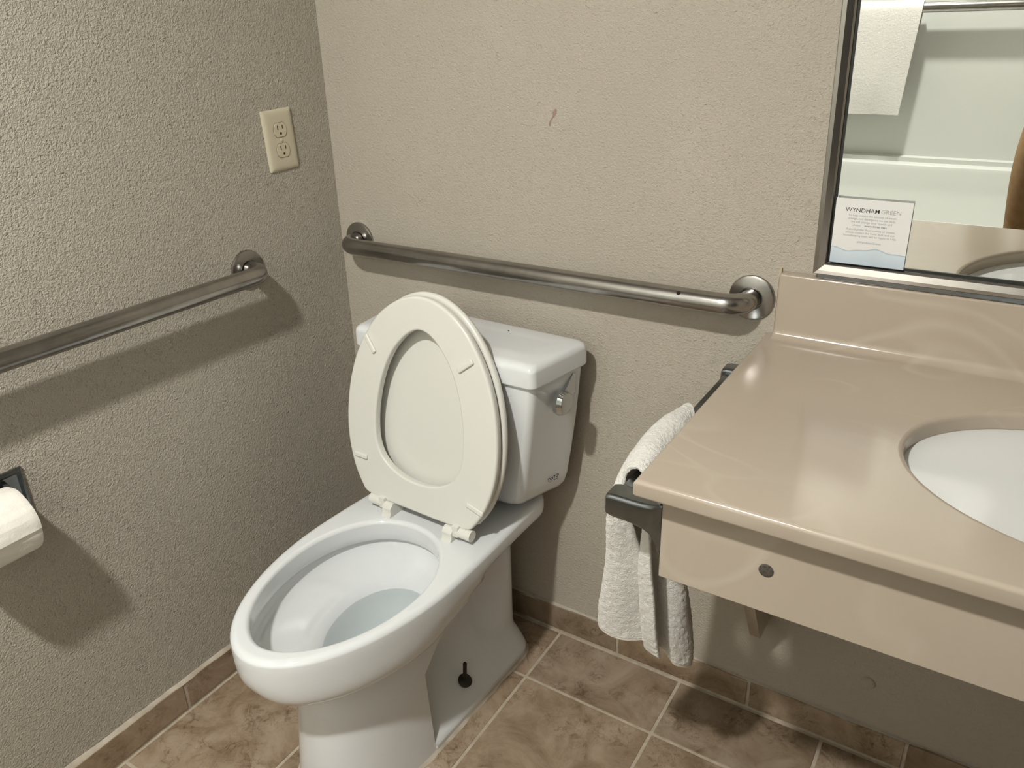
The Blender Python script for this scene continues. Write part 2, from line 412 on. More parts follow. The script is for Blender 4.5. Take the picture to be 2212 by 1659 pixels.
# small reddish-brown drip stain on the back wall
sp = [(0.5805, 1.2150, .0016), (0.5790, 1.2118, .0032), (0.5765, 1.2070, .0036), (0.5752, 1.2030, .0022), (0.5728, 1.1995, .0012), (0.5697, 1.1955, .0013), (0.5675, 1.1915, .0018), (0.5669, 1.1870, .0018), (0.5672, 1.1848, .0013)]
vs, fs = [], []
for i, (x, z, w) in enumerate(sp):
    a = sp[max(i - 1, 0)]; c = sp[min(i + 1, len(sp) - 1)]
    d = Vector((c[0] - a[0], 0, c[1] - a[1])).normalized(); q = Vector((-d.z, 0, d.x))
    vs += [Vector((x, -0.0004, z)) + q * w, Vector((x, -0.0012, z)), Vector((x, -0.0004, z)) - q * w]
    if i: k = 3 * i; fs += [(k - 3, k - 2, k + 1, k), (k - 2, k - 1, k + 2, k + 1)]
mesh_obj('drip_stain', vs, fs, M_STAIN, bpy.data.objects['wall_back'], 60)
# painted-over pipe stub bump below the counter
lathe('wall_patch', [(0.014, 0), (0.013, 0.003), (0.009, 0.0055), (0.002, 0.0065)], (1.2645, 0.0, 0.1765), (0, -1, 0), M_WALL, bpy.data.objects['wall_back'], 24)

# ------------------------------------------------------------------ toilet
T = empty('toilet', (0.430, 0, 0), R(-2.0))
tag(T, 'white two-piece toilet with raised seat and lid standing in the tiled corner', 'toilet')
ZR = 0.425
WT = 0.733
def outer_rim(N1=40, N2=26, N3=14, hw=0.180, tip=WT, back=0.045, hb=0.168):
    """Right half of the rim outline, front tip to back centre, as (u, w)."""
    pts = []
    for i in range(N1):
        a = PI / 2 * i / N1
        pts.append((hw * math.sin(a), 0.40 + (tip - 0.40) * math.cos(a)))
    for i in range(N2):
        t = i / N2; w = lerp(0.40, back + 0.05, t)
        pts.append((lerp(hw, hb, sstep(0, 1, t)), w))
    for i in range(N3 + 1):
        t = i / N3
        if t < 0.6:
            a = PI / 2 * t / 0.6
            pts.append((hb - 0.05 + 0.05 * math.cos(a), back + 0.05 - 0.05 * math.sin(a)))
        else:
            pts.append((lerp(hb - 0.05, 0, (t - 0.6) / 0.4), back))
    return pts
N1, N2, N3 = 40, 26, 14
def inner_open(cw=0.475, af=0.222, ab=0.170, hw=0.141):
    pts = []; n = N1 + N2 + N3
    for i in range(n + 1):
        # front quarter uses N1 samples, back quarter the rest
        a = PI / 2 * i / N1 if i <= N1 else PI / 2 + PI / 2 * (i - N1) / (N2 + N3)
        c = math.cos(a); u = hw * math.sin(a) ** (1.10 if i <= N1 else 0.95)
        pts.append((u, cw + (af if c > 0 else ab) * c))
    return pts
def full(half, z):
    """Mirror (u,w) half outline to a closed ring of 3D points in toilet space."""
    r = [Vector((u, -w, z if not callable(z) else z(u, w))) for u, w in half]
    l = [Vector((-p.x, p.y, p.z)) for p in r[-2:0:-1]]
    return r + l
RIM = outer_rim()
OPEN = inner_open()
NH = len(RIM)
def scale_out(half, d):
    """Inset by roughly d towards the inside (normal offset)."""
    out = []
    for i, (u, w) in enumerate(half):
        a = half[max(i - 1, 0)]; c = half[min(i + 1, len(half) - 1)]
        tx, ty = c[0] - a[0], c[1] - a[1]; L = math.hypot(tx, ty) or 1
        nx, ny = ty / L, -tx / L       # points inward for this winding
        if i == 0: nx, ny = 0, -1
        if i == len(half) - 1: nx, ny = 0, 1
        out.append((max(u + nx * d, 0) if 0 < i < len(half) - 1 else 0, w + ny * d))
    return out
BOWL_TAB = [(1.105, 0.0, 0.369), (1.09, -0.001, 0.358), (1.06, -0.003, 0.347), (1.005, -0.008, 0.334), (0.925, -0.016, 0.320), (0.83, -0.028, 0.306), (0.715, -0.042, 0.290), (0.645, -0.048, 0.275), (0.605, -0.052, 0.256), (0.575, -0.055, 0.242), (0.50, -0.060, 0.21), (0.38, -0.068, 0.18), (0.27, -0.076, 0.155), (0.21, -0.080, 0.14), (0.19, -0.084, 0.09)]
def bowl_half(w, z):
    """Half width of the bowl cavity at distance w from the wall and height z."""
    if z < 0.09: return -1.0
    z = min(z, 0.369)
    zs_ = [t[2] for t in BOWL_TAB][::-1]
    sc_ = interp(z, zs_, [t[0] for t in BOWL_TAB][::-1]); dw_ = interp(z, zs_, [t[1] for t in BOWL_TAB][::-1])
    a_ = (w - 0.475 - dw_) / (sc_ * (0.222 if w > 0.475 + dw_ else 0.170))
    return 0.141 * sc_ * math.sqrt(1 - a_ * a_) if abs(a_) < 1 else -1.0
# body side: pedestal column, recessed trapway flank and base flange
COL_HW, COL_FRONT, EDGE_W = 0.122, 0.640, 0.435
def column_pts(z):
    pts = []
    hw = 0.127 - 0.018 * min(1.0, z / 0.28) + 0.004 * sstep(0.24, 0.31, z)
    fr = 0.650 - 0.033 * min(1.0, z / 0.28) + 0.004 * sstep(0.24, 0.31, z)
    ew = EDGE_W - 1.15 * max(0.0, z - 0.20)
    n1 = N1 + 4
    for i in range(n1):
        a = PI / 2 * i / (n1 - 1)
        pts.append((hw * math.sin(a) ** 0.85, ew + (fr - ew) * math.cos(a)))
    # recess flank from ew back to 0.085
    pts = [(max(u, bowl_half(w, z) + 0.009) if i else 0.0, w) for i, (u, w) in enumerate(pts)]
    def flank(w):
        prof = interp(z, [0.0, 0.018, 0.03, 0.06, 0.10, 0.15, 0.22, 0.30, 0.36, 0.40], [0.129, 0.129, 0.120, 0.096, 0.062, 0.042, 0.036, 0.048, 0.090, 0.168])
        # back column near the wall
        bc = 0.094 if z > 0.05 else interp(z, [0, 0.018, 0.05], [0.127, 0.125, 0.104])
        k = 1 - sstep(0.13, 0.205, w)
        h = max(prof, lerp(prof, bc, k))
        return max(h, bowl_half(w, z) + 0.010)
    n2 = N2 - 4
    for i in range(n2):
        t = i / (n2 - 1); w = lerp(ew - 0.003, 0.125, t)
        pts.append((flank(w), w))
    hb = flank(0.125)
    for i in range(N3 + 1):
        t = i / N3
        if t < 0.6:
            a = PI / 2 * (t + 0.02) / 0.62; r = min(0.045, hb * 0.6)
            pts.append((hb - r + r * math.cos(a), 0.120 - 0.045 * math.sin(a)))
        else:
            pts.append((lerp(hb - min(0.045, hb * 0.6), 0, (t - 0.6) / 0.4), 0.075))
    return pts
def body_ring(z):
    col = column_pts(z); out = []
    for i in range(NH):
        ru, rw = RIM[i]; cu, cw = col[i]
        front = sstep(0.30, 0.50, rw)                  # 1 for the bowl, 0 at the deck
        zs = lerp(0.335, 0.300, front); ze = lerp(0.398, 0.385, front)
        b = min(1, max(0, (z - zs) / (ze - zs)))
        b = math.sqrt(max(0, 1 - (1 - b) ** 2)) if front > 0.02 else b ** 1.1
        b = lerp(b, math.sqrt(max(0, 1 - (1 - min(1, b)) ** 2)), 0.4)
        u, w = lerp(cu, ru, b), lerp(cw, rw, b)
        out.append((u, w))
    out[0] = (0, out[0][1]); out[-1] = (0, out[-1][1])
    return out
rings = []
for z in [0.0, 0.006, 0.012, 0.018, 0.024, 0.03, 0.04, 0.05, 0.06, 0.075, 0.09, 0.105, 0.12, 0.14, 0.16, 0.18, 0.20, 0.215, 0.23, 0.245, 0.26, 0.268, 0.276, 0.284, 0.292, 0.30, 0.31, 0.32, 0.33, 0.34, 0.35, 0.36, 0.37, 0.38, 0.388, 0.395, 0.402]:
    rings.append(full(body_ring(z), z))
for k in range(1, 7):                                   # rounded top outer edge
    a = PI / 2 * k / 6; r = 0.013
    rings.append(full(scale_out(RIM, r * (1 - math.cos(a))), ZR - r + r * math.sin(a)))
rings.append(full(scale_out(RIM, 0.0143), ZR))
ri = 0.009
for k in range(0, 6):                                   # rounded inner edge
    a = PI / 2 * k / 5
    rings.append(full(scale_out(OPEN, -ri * (1 - math.sin(a))), ZR - ri + ri * math.cos(a)))
rings.append(full(scale_out(OPEN, -0.001), ZR - 0.030))
rings.append(full(scale_out(OPEN, -0.003), ZR - 0.044))
rings.append(full(scale_out(OPEN, -0.007), ZR - 0.050))
rings.append(full(scale_out(OPEN, -0.014), ZR - 0.0505))
def bowl_in(s, dw, z):
    cw = 0.475
    return full([(u * s, cw + dw + (w - cw) * s) for u, w in OPEN], z)
for s, dw, z in BOWL_TAB:
    rings.append(bowl_in(s, dw, z))
bowl = loft('bowl', rings, M_PORC, T, True, True, True, 38)
wz = 0.268
wr = bowl_in(0.63, -0.050, wz)
mesh_obj('water', wr, [tuple(range(len(wr)))], M_WATER, T)
lathe('trap_opening', [(0.030, 0), (0.030, 0.003), (0.0, 0.003)], (0, -0.391, 0.0915), (0, 0, 1), M_DARKHOLE, T, 24)
# caulk around the base
base = [(u, w) for u, w in body_ring(0.0)]
b_in = full(scale_out(base, 0.001), 0.0005); b_mid = full(scale_out(base, 0.0005), 0.006); b_out = []
for i, p in enumerate(full(scale_out(base, -0.006), 0.0005)):
    k = 1 + 0.5 * noise.noise(p * 35); c = b_in[i]; b_out.append(c + (p - c) * k)
loft('base_caulk', [b_in, b_mid, b_out], M_CAULK, T, smooth=60)
# floor bolts with dark washers
for sgn in (1, -1):
    u0, w0 = sgn * 0.100, 0.300
    bo = lathe('floor_bolt', [(0.0042, -0.01), (0.0042, 0.038), (0.0046, 0.042), (0.003, 0.045), (0, 0.045)], (u0, -w0, 0.066), (sgn * 0.02, 0.06, 1), M_RUST, T, 12)
    lathe('washer', [(0.015, -0.002), (0.016, 0.002), (0.011, 0.006), (0.004, 0.007)], (u0, -w0, 0.062), (sgn * 0.45, 0, 0.9), M_BLACK, bo, 20)

# tank
def tank_half(hf, hbk, wf, wb, rf, rb):
    """Right half plan of the tank from front centre to back centre."""
    pts = [(hf * t * 0.93, wf - 0.004 * (t * 0.93) ** 2) for t in [i / 10 for i in range(10)]]
    cx, cy = hf - rf, wf - 0.004 - rf
    for k in range(9):
        a = PI / 2 * k / 8; pts.append((cx + rf * math.sin(a), cy + rf * math.cos(a)))
    for k in range(1, 8):
        t = k / 8; pts.append((lerp(hf, hbk, t), lerp(cy, wb + rb, t)))
    for k in range(9):
        a = PI / 2 * k / 8; pts.append((hbk - rb + rb * math.cos(a), wb + rb - rb * math.sin(a)))
    for k in range(1, 9):
        pts.append((lerp(hbk - rb, 0, k / 8), wb))
    return pts
tank = []
for z, hf, hbk, wf, wb, rf in [(0.436, 0.110, 0.120, 0.130, 0.060, 0.030), (0.438, 0.135, 0.150, 0.150, 0.048, 0.03), (0.444, 0.154, 0.176, 0.163, 0.042, 0.028), (0.454, 0.166, 0.192, 0.171, 0.039, 0.025), (0.468, 0.173, 0.202, 0.176, 0.037, 0.022), (0.49, 0.179, 0.208, 0.179, 0.036, 0.020), (0.55, 0.190, 0.217, 0.185, 0.035, 0.019), (0.62, 0.203, 0.226, 0.191, 0.034, 0.018), (0.69, 0.214, 0.233, 0.196, 0.033, 0.017), (0.738, 0.220, 0.237, 0.199, 0.033, 0.017), (0.744, 0.217, 0.234, 0.196, 0.036, 0.017)]:
    tank.append(full(tank_half(hf, hbk, wf, wb, rf, 0.018), z))
tank_o = loft('tank', tank, M_PORC, T, True, True, True, 50)
lid = []
for z, d in [(0.742, 0.004), (0.744, 0.001), (0.747, 0.0), (0.775, 0.0004), (0.7805, 0.0016), (0.785, 0.0046), (0.788, 0.0092), (0.7896, 0.0150), (0.7908, 0.024), (0.792, 0.040), (0.7925, 0.055)]:
    lid.append(full(tank_half(0.228 - d, 0.247 - d, 0.208 - d, 0.026 + d, 0.015, 0.022), z))
loft('tank_lid', lid, M_PORC, T, True, True, True, 40)
lathe('lid_chip', [(0.0016, -0.0005), (0.0014, 0.0008), (0, 0.0009)], (0.085, -0.075, 0.7927), (0, 0, 1), M_INK, T, 8)
# chrome trip lever on the right flank
LV = [(-0.024, 0.034), (-0.034, 0.030), (-0.036, -0.006), (-0.016, -0.026), (0.012, -0.024), (0.020, -0.006), (0.002, 0.012)]
lev = prism('trip_lever', [(-0.098 - a, 0.700 + b2) for a, b2 in LV], 0, 0.221, 0.236, M_CHROME, T, 0.003)
vs, fs = [], []
for k, (x, sc) in enumerate([(0.232, 0.85), (0.243, 1.0), (0.252, 0.86), (0.256, 0.5)]):
    for j in range(16):
        a = 2 * PI * j / 16
        ry, rz = 0.023 * sc * math.copysign(abs(math.cos(a)) ** 0.7, math.cos(a)), 0.024 * sc * math.copysign(abs(math.sin(a)) ** 0.7, math.sin(a))
        vs.append((x, -0.128 + ry + 0.006 * (k == 3), 0.693 + rz))
for k in range(3):
    for j in range(16): fs.append((k * 16 + j, k * 16 + (j + 1) % 16, (k + 1) * 16 + (j + 1) % 16, (k + 1) * 16 + j))
fs += [tuple(range(15, -1, -1)), tuple(range(48, 64))]
mesh_obj('lever_paddle', vs, fs, M_CHROME, lev, 25)
# maker's name on the tank flank
mx_ang = math.atan2(0.236 - 0.198, 0.744 - 0.468)
LOGO_W, LOGO_Z = 0.094, 0.492
hf_, hb_ = 0.1805, 0.2095
ux = lerp(hf_, hb_, (0.179 - LOGO_W) / (0.179 - 0.036)) + 0.0016
ya = math.atan2(hb_ - hf_, 0.143)
t1 = Vector((hb_ - hf_, 0.143, 0)).normalized(); t2 = Vector((0.0115 / 0.06, 0, 1)); nn = t1.cross(t2).normalized(); t2 = nn.cross(t1)
lmx = Matrix(((t1.x, t2.x, nn.x, ux), (t1.y, t2.y, nn.y, -LOGO_W), (t1.z, t2.z, nn.z, LOGO_Z), (0, 0, 0, 1)))
lg = text_obj('logo_lettering', 'TOTO', 0.0122, M_INK, T, None, None, 'CENTER', 0.0003, 0.0, lmx)
for k, (o1, wdt, hgt) in enumerate([(-0.011, 0.011, 0.0007), (0.004, 0.010, 0.0007)]):
    box('logo_line', (o1, -0.0042 - 0.0006 * k, -0.0003), (o1 + wdt, -0.0042 + hgt, 0.0004), M_INK3, lg)

# seat and lid, raised
HINGE = Vector((-0.006, -0.297, ZR + 0.024))
LEAN = R(8.8)
e_q = Vector((0, math.sin(LEAN), math.cos(LEAN)))     # along the seat
e_n = Vector((0, math.cos(LEAN), -math.sin(LEAN)))    # towards the tank
def sp_(p, q, n):
    return HINGE + Vector((p, 0, 0)) + e_q * q + e_n * n
def outline(qs, hs, n=72):
    """closed outline points (p,q) from half widths by q, resampled with rounded ends."""
    half = list(zip(hs, qs)); pts = []
    # Catmull-Rom through the half outline
    ext = [(-half[1][0], half[1][1])] + half + [(-half[-2][0], half[-2][1])]
    for i in range(1, len(ext) - 2):
        p0, p1, p2, p3 = ext[i - 1:i + 3]
        for k in range(6):
            t = k / 6
            f = lambda a, b_, c, d: 0.5 * ((2 * b_) + (-a + c) * t + (2 * a - 5 * b_ + 4 * c - d) * t * t + (-a + 3 * b_ - 3 * c + d) * t ** 3)
            pts.append((f(p0[0], p1[0], p2[0], p3[0]), f(p0[1], p1[1], p2[1], p3[1])))
    pts.append(half[-1])
    # uniform resample
    L = [0]
    for a, b_ in zip(pts[:-1], pts[1:]): L.append(L[-1] + math.hypot(b_[0] - a[0], b_[1] - a[1]))
    res = []
    for k in range(n + 1):
        s = L[-1] * k / n
        for i in range(1, len(L)):
            if s <= L[i] + 1e-9:
                t = (s - L[i - 1]) / max(1e-9, L[i] - L[i - 1])
                res.append((lerp(pts[i - 1][0], pts[i][0], t), lerp(pts[i - 1][1], pts[i][1], t))); break
    res[0] = (0, res[0][1]); res[-1] = (0, res[-1][1])
    return res + [(-p, q) for p, q in res[-2:0:-1]]
SEAT_OUT = outline([0.004, 0.004, 0.008, 0.022, 0.060, 0.115, 0.175, 0.240, 0.300, 0.355, 0.400, 0.430, 0.446, 0.450], [0.0, 0.070, 0.130, 0.148, 0.171, 0.188, 0.193, 0.187, 0.171, 0.144, 0.109, 0.070, 0.032, 0.0])
SEAT_IN = outline([0.068, 0.074, 0.095, 0.127, 0.172, 0.222, 0.277, 0.326, 0.361, 0.379, 0.385], [0.0, 0.046, 0.086, 0.107, 0.113, 0.109, 0.096, 0.074, 0.046, 0.022, 0.0])
def off2(pts, d, n=None):
    out = []; m_ = len(pts)
    for i, (p, q) in enumerate(pts):
        a, c = pts[i - 1], pts[(i + 1) % m_]
        tx, ty = c[0] - a[0], c[1] - a[1]; L = math.hypot(tx, ty) or 1
        out.append((p + ty / L * d, q - tx / L * d))
    return out
sgn_o = 1.0
def area(pts): return sum(a[0] * b_[1] - b_[0] * a[1] for a, b_ in zip(pts, pts[1:] + pts[:1]))
sgn_o = -1.0 if area(SEAT_OUT) > 0 else 1.0             # positive d must go inward
def inset(pts, d): return off2(pts, d * sgn_o)
TH = 0.017
sr = []
for n_, d in [(TH, 0.006), (TH - 0.003, 0.001), (TH - 0.008, 0.0), (0.005, 0.0), (0.0025, 0.0007), (0.0008, 0.0022), (0.0, 0.0045), (0.0, 0.006)]:
    sr.append([sp_(p, q, n_) for p, q in inset(SEAT_OUT, d)])
for n_, d in [(0.0, -0.0042), (0.0, -0.003), (0.0006, -0.0012), (0.0022, -0.0002), (0.004, 0.0), (TH - 0.003, 0.0), (TH, -0.002)]:
    sr.append([sp_(p, q, n_) for p, q in inset(SEAT_IN, d)])
sr.append(sr[0])
seat = loft('seat', sr, M_SEAT, T, smooth=40)
# bumpers on the underside of the seat ring
for bp, bq, ba, bl_ in [(-0.128, 0.335, R(-52), 0.042), (0.112, 0.338, R(38), 0.042), (-0.150, 0.088, R(0), 0.036), (0.150, 0.060, R(-14), 0.042)]:
    bm = bmesh.new(); bm_box(bm, (-bl_ / 2, -0.0055, -0.0052), (bl_ / 2, 0.0055, 0.001), 0.003, 3)
    for v in bm.verts:
        x, y, z = v.co; c, s2 = math.cos(ba), math.sin(ba)
        v.co = sp_(bp + x * c - y * s2, bq + x * s2 + y * c, z)
    bm_obj('bumper', bm, M_SEAT, seat, 40)
# lid: dished shell behind the seat
LO = [(p * 1.012, q * 1.008 + 0.002) for p, q in SEAT_OUT]
L0 = TH + 0.004
lr = []
cen = (0.0, 0.215)
def lscale(s): return [(cen[0] + (p - cen[0]) * s, cen[1] + (q - cen[1]) * s) for p, q in LO]
for s, n_ in [(0.02, 0.0165), (0.5, 0.0165), (0.72, 0.016), (0.79, 0.014), (0.845, 0.0095), (0.89, 0.0030), (0.92, 0.0006), (0.965, 0.0), (0.985, 0.001), (0.997, 0.004), (1.0, 0.008), (0.995, 0.012), (0.98, 0.0155), (0.94, 0.0185), (0.86, 0.0205), (0.6, 0.021), (0.02, 0.021)]:
    lr.append([sp_(p, q, L0 + n_) for p, q in lscale(s)])
loft('seat_lid', lr, M_SEAT, T, True, True, True, 45)
# hinges
for sg in (-1, 1):
    hc = HINGE + Vector((sg * 0.093 + 0.010, 0.004, -0.003))
    post = prism('hinge_post', [(-0.017, 0), (0.030, 0), (0.026, 0.012), (0.014, 0.028), (-0.004, 0.030), (-0.013, 0.020), (-0.012, 0.010)], 0, -0.012, 0.012, M_SEAT, T, 0.002)
    post.location = (sg * 0.080 + 0.004, -0.296, ZR - 0.001)
    ba = tube('hinge_barrel', [hc + Vector((sg * 0.004, 0, 0)), hc + Vector((sg * 0.040, 0, 0))], 0.0115, M_SEAT, post, 20)
    tb = box('hinge_tab', tuple(hc + Vector((sg * 0.004 - 0.008, -0.0105, -0.010))), tuple(hc + Vector((sg * 0.004 + 0.008, 0.010, 0.016))), M_SEAT, post, 0.003)
    for o in (ba, tb): o.location = (-post.location[0], -post.location[1], -post.location[2])
    del ba, tb

# ------------------------------------------------------------------ grab bars
def grab_bar(name, f0, f1, axis_out, label, hole=False):
    f0, f1, n = Vector(f0), Vector(f1), Vector(axis_out)
    d = (f1 - f0).normalized(); so, br = 0.058, 0.038
    t = empty(name, tuple(f0)); path = []
    def arc(c, a0, a1, e1, e2):
        return [c + e1 * br * math.cos(lerp(a0, a1, k / 10)) + e2 * br * math.sin(lerp(a0, a1, k / 10)) for k in range(11)]
    path.append(f0 + n * 0.002)
    c0 = f0 + n * (so - br) + d * br
    path += arc(c0, PI, PI / 2, d, n)
    c1 = f1 + n * (so - br) - d * br
    path += arc(c1, PI / 2, 0, d, n)
    path.append(f1 + n * 0.002)
    o = tube('bar', path, 0.0185, M_STEEL, t, 28); o.location = -f0
    for f in (f0, f1):
        fl = lathe('flange', [(0.0405, 0.0), (0.0405, 0.002), (0.0395, 0.0045), (0.036, 0.0062), (0.0225, 0.0085), (0.0205, 0.0088), (0.0195, 0.006)], tuple(f), tuple(n), M_STEEL, t, 48, 30); fl.location = -f0
    if hole:
        p = f1 + n * (so + 0.0137) - d * 0.108 + Vector((0, 0, 0.0122)) - f0
        lathe('weep_hole', [(0.0036, -0.002), (0.0036, 0.0004), (0, 0.0004)], tuple(p), tuple(n + Vector((0, 0, 0.85))), M_DARKHOLE, t, 14)
    tag(t, label, 'grab bar')
    return t
grab_bar('grab_bar', (0.0582, 0, 0.912), (0.971, 0, 0.912), (0, -1, 0), 'satin steel grab bar mounted on the wall above the toilet tank', True)
grab_bar('grab_bar', (0, -0.282, 0.906), (0, -1.349, 0.906), (1, 0, 0), 'satin steel grab bar on the side wall above the toilet paper roll')

# ------------------------------------------------------------------ duplex outlet
OUT = empty('wall_outlet', (0.0, -0.148, 1.151)); OUT.rotation_euler = (R(2.6), 0, 0)
tag(OUT, 'ivory duplex electrical outlet on the side wall near the corner', 'outlet')
rings = []
for x, d in [(0.0, 0.0), (0.0022, 0.0), (0.0042, 0.0022), (0.0056, 0.006), (0.0062, 0.011), (0.0063, 0.02)]:
    hw, hh = 0.0397 - d, 0.0619 - d; r = 0.003; pr = []
    for sx, sy, a0 in [(1, 1, 0), (-1, 1, 90), (-1, -1, 180), (1, -1, 270)]:
        for k in range(5):
            a = R(a0 + 90 * k / 4); pr.append(Vector((x, sx * (hw - r) + r * math.cos(a), sy * (hh - r) + r * math.sin(a))))
    rings.append(pr)
loft('cover_plate', rings, M_IVORY, OUT, True, True, True, 35)
for cz in (0.0205, -0.0205):
    def face(s):
        pts = []
        for k in range(32):
            a = 2 * PI * k / 32; y, z = 0.0172 * s * math.cos(a), 0.0172 * s * math.sin(a)
            z = max(-0.0142 * s, min(0.0142 * s, z * 1.02)); pts.append((y, z))
        return pts
    g = mesh_obj('receptacle_gap', [(0.0064, y, z + cz) for y, z in face(1.06)], [tuple(range(32))], plain('gap_shadow', (0.16, 0.13, 0.08), 0.8), OUT)
    rf_ = loft('receptacle', [[Vector((x, y, z + cz)) for y, z in face(s)] for x, s in [(0.006, 1.0), (0.0074, 1.0), (0.0078, 0.96)]], M_IVORY2, OUT, True, True, True, 30)
    box('slot', (0.0077, -0.0076, cz + 0.001), (0.0080, -0.0054, cz + 0.0095), M_DARKHOLE, rf_)
    box('slot', (0.0077, 0.0054, cz + 0.002), (0.0080, 0.0074, cz + 0.009), M_DARKHOLE, rf_)
    lathe('ground_hole', [(0.0026, 0), (0.0026, 0.0003), (0, 0.0003)], (0.0077, 0.0, cz - 0.0068), (1, 0, 0), M_DARKHOLE, rf_, 14)
lathe('screw', [(0.0032, 0), (0.003, 0.001), (0.0018, 0.0016), (0, 0.0016)], (0.0063, 0, 0), (1, 0, 0), M_IVORY, OUT, 16)

# ------------------------------------------------------------------ toilet paper holder and roll
HP = empty('toilet_paper_holder', (0, -0.895, 0.60)); tag(HP, 'chrome wall plate holder behind the toilet paper roll', 'paper holder')
def hl(o): o.location = (0, 0.895, -0.60); return o
rings = []
for x, d in [(0.0, 0.0), (0.004, 0.0), (0.007, 0.003), (0.0075, 0.006), (0.0045, 0.010), (0.0035, 0.02)]:
    rings.append([Vector((x, -0.895 + sy * (0.093 - d), 0.650 + sz * (0.052 - d))) for sy, sz in [(1, 1), (-1, 1), (-1, -1), (1, -1)]])
hl(loft('back_plate', rings, M_CHROME_D, HP, True, True, True, 30))
for sy in (1, -1):
    yc = -0.895 + sy * 0.060
    arm = prism('arm', [(0.003, 0.690), (0.022, 0.684), (0.060, 0.668), (0.077, 0.655), (0.077, 0.640), (0.066, 0.630), (0.030, 0.632), (0.003, 0.615)], 1, yc - 0.004, yc + 0.004, M_CHROME_D, HP, 0.0015); hl(arm)
hl(tube('roller', [(0.066, -0.952, 0.648), (0.066, -0.838, 0.648)], 0.009, M_CHROME, HP, 16))
PR = empty('toilet_paper_roll', (0.066, -0.895, 0.648)); tag(PR, 'white toilet paper roll hanging on the side wall holder', 'toilet paper')
rr, y0_, y1_ = 0.0555, -0.052, 0.0505
rings = []; n = 96
for j in range(25):
    y = lerp(y0_, y1_, j / 24); edge = min(j, 24 - j); pr = []
    for k in range(n):
        a = 2 * PI * k / n
        r = rr - (0.0016 if edge == 0 else 0.0004 if edge == 1 else 0)
        r += 0.0016 * noise.noise(Vector((math.cos(a) * 3.4, y * 26, math.sin(a) * 3.4))) + 0.0012 * noise.noise(Vector((math.cos(a) * 14, y * 20, math.sin(a) * 14)))
        if R(-6) < a < R(40): r += 0.0022      # overlapping last sheet
        pr.append(Vector((r * math.cos(a), y, r * math.sin(a))))
    rings.append(pr)
rings = [[Vector((0.02 * math.cos(2 * PI * k / n), y0_, 0.02 * math.sin(2 * PI * k / n))) for k in range(n)]] + rings + [[Vector((0.02 * math.cos(2 * PI * k / n), y1_, 0.02 * math.sin(2 * PI * k / n))) for k in range(n)]]
rings.append(rings[0])
loft('paper', rings, M_TISSUE, PR, smooth=30)
lathe('cardboard_core', [(0.0205, y0_ + 0.001), (0.0205, y1_ - 0.001), (0.0192, y1_ - 0.001), (0.0192, y0_ + 0.001)], (0, 0, 0), (0, 1, 0), plain('cardboard', (0.33, 0.25, 0.16), 0.9), PR, 32)

# ------------------------------------------------------------------ vanity counter
ZT = 0.8545
X0, YF = 1.0025, -0.5650
V = empty('vanity_counter', (X0, 0, 0)); tag(V, 'beige cultured marble vanity counter with backsplash and deep front apron', 'counter')
def vl(o): o.location = (-X0, 0, 0); return o
SC, SA, SB = (1.490, -0.310), 0.224, 0.178
X1 = XR - 0.003
# top slab: grid ring between the oval cut-out and the rectangle, profile rounded at front and left edges
def rect_pt(a):
    """Point on the slab rectangle in the direction a from the sink centre."""
    c, s = math.cos(a), math.sin(a); ts = []
    if c > 1e-9: ts.append((X1 - SC[0]) / c)
    if c < -1e-9: ts.append((X0 - SC[0]) / c)
    if s > 1e-9: ts.append((-0.003 - SC[1]) / s)
    if s < -1e-9: ts.append((YF - SC[1]) / s)
    t = min(ts); return (SC[0] + c * t, SC[1] + s * t)
angs = sorted(set([2 * PI * k / 160 for k in range(160)] + [math.atan2(y - SC[1], x - SC[0]) % (2 * PI) for x in (X0, X1) for y in (YF, -0.003)]))
def rect_ring(d, z):
    out = []
    for a in angs:
        x, y = rect_pt(a)
        x = max(x, X0 + d); y = max(y, YF + d); out.append(Vector((x, y, z)))
    return out
def oval_ring(d, z): return [Vector((SC[0] + (SA + d) * math.cos(a), SC[1] + (SB + d) * math.sin(a), z)) for a in angs]
TB = ZT - 0.0235
rings = [oval_ring(0.0, TB), oval_ring(0.0, ZT - 0.007), oval_ring(0.001, ZT - 0.003), oval_ring(0.0035, ZT - 0.0006), oval_ring(0.008, ZT)]
for k in range(0, 7):
    a = PI / 2 * k / 6; r = 0.0055
    rings.append(rect_ring(r * (1 - math.sin(a)), ZT - r + r * math.cos(a)))
rings += [rect_ring(0.0, TB + 0.004), rect_ring(0.003, TB), rings[0]]
vl(loft('counter_slab', rings, M_MARBLE, V, smooth=40))
# backsplash with a cove at its foot
cove = [(-0.001, ZT - 0.004), (-0.001, 0.967), (-0.017, 0.967), (-0.0195, 0.9655), (-0.0205, 0.963)]
for k in range(9):
    a = PI / 2 * k / 8; r = 0.016
    cove.append((-0.0205 - r + r * math.cos(a), ZT + 0.0002 + r - r * math.sin(a)))
cove.append((-0.037, ZT - 0.004))
rings = []
for x, ins in [(X0 + 0.0145, 0.004), (X0 + 0.0165, 0.0012), (X0 + 0.020, 0.0), (X1, 0.0)]:
    rings.append([Vector((x, y + (ins if y < -0.005 else 0), z - (ins if z > 0.96 else 0))) for y, z in cove])
vl(loft('backsplash', rings, M_MARBLE, V, True, True, True, 40))
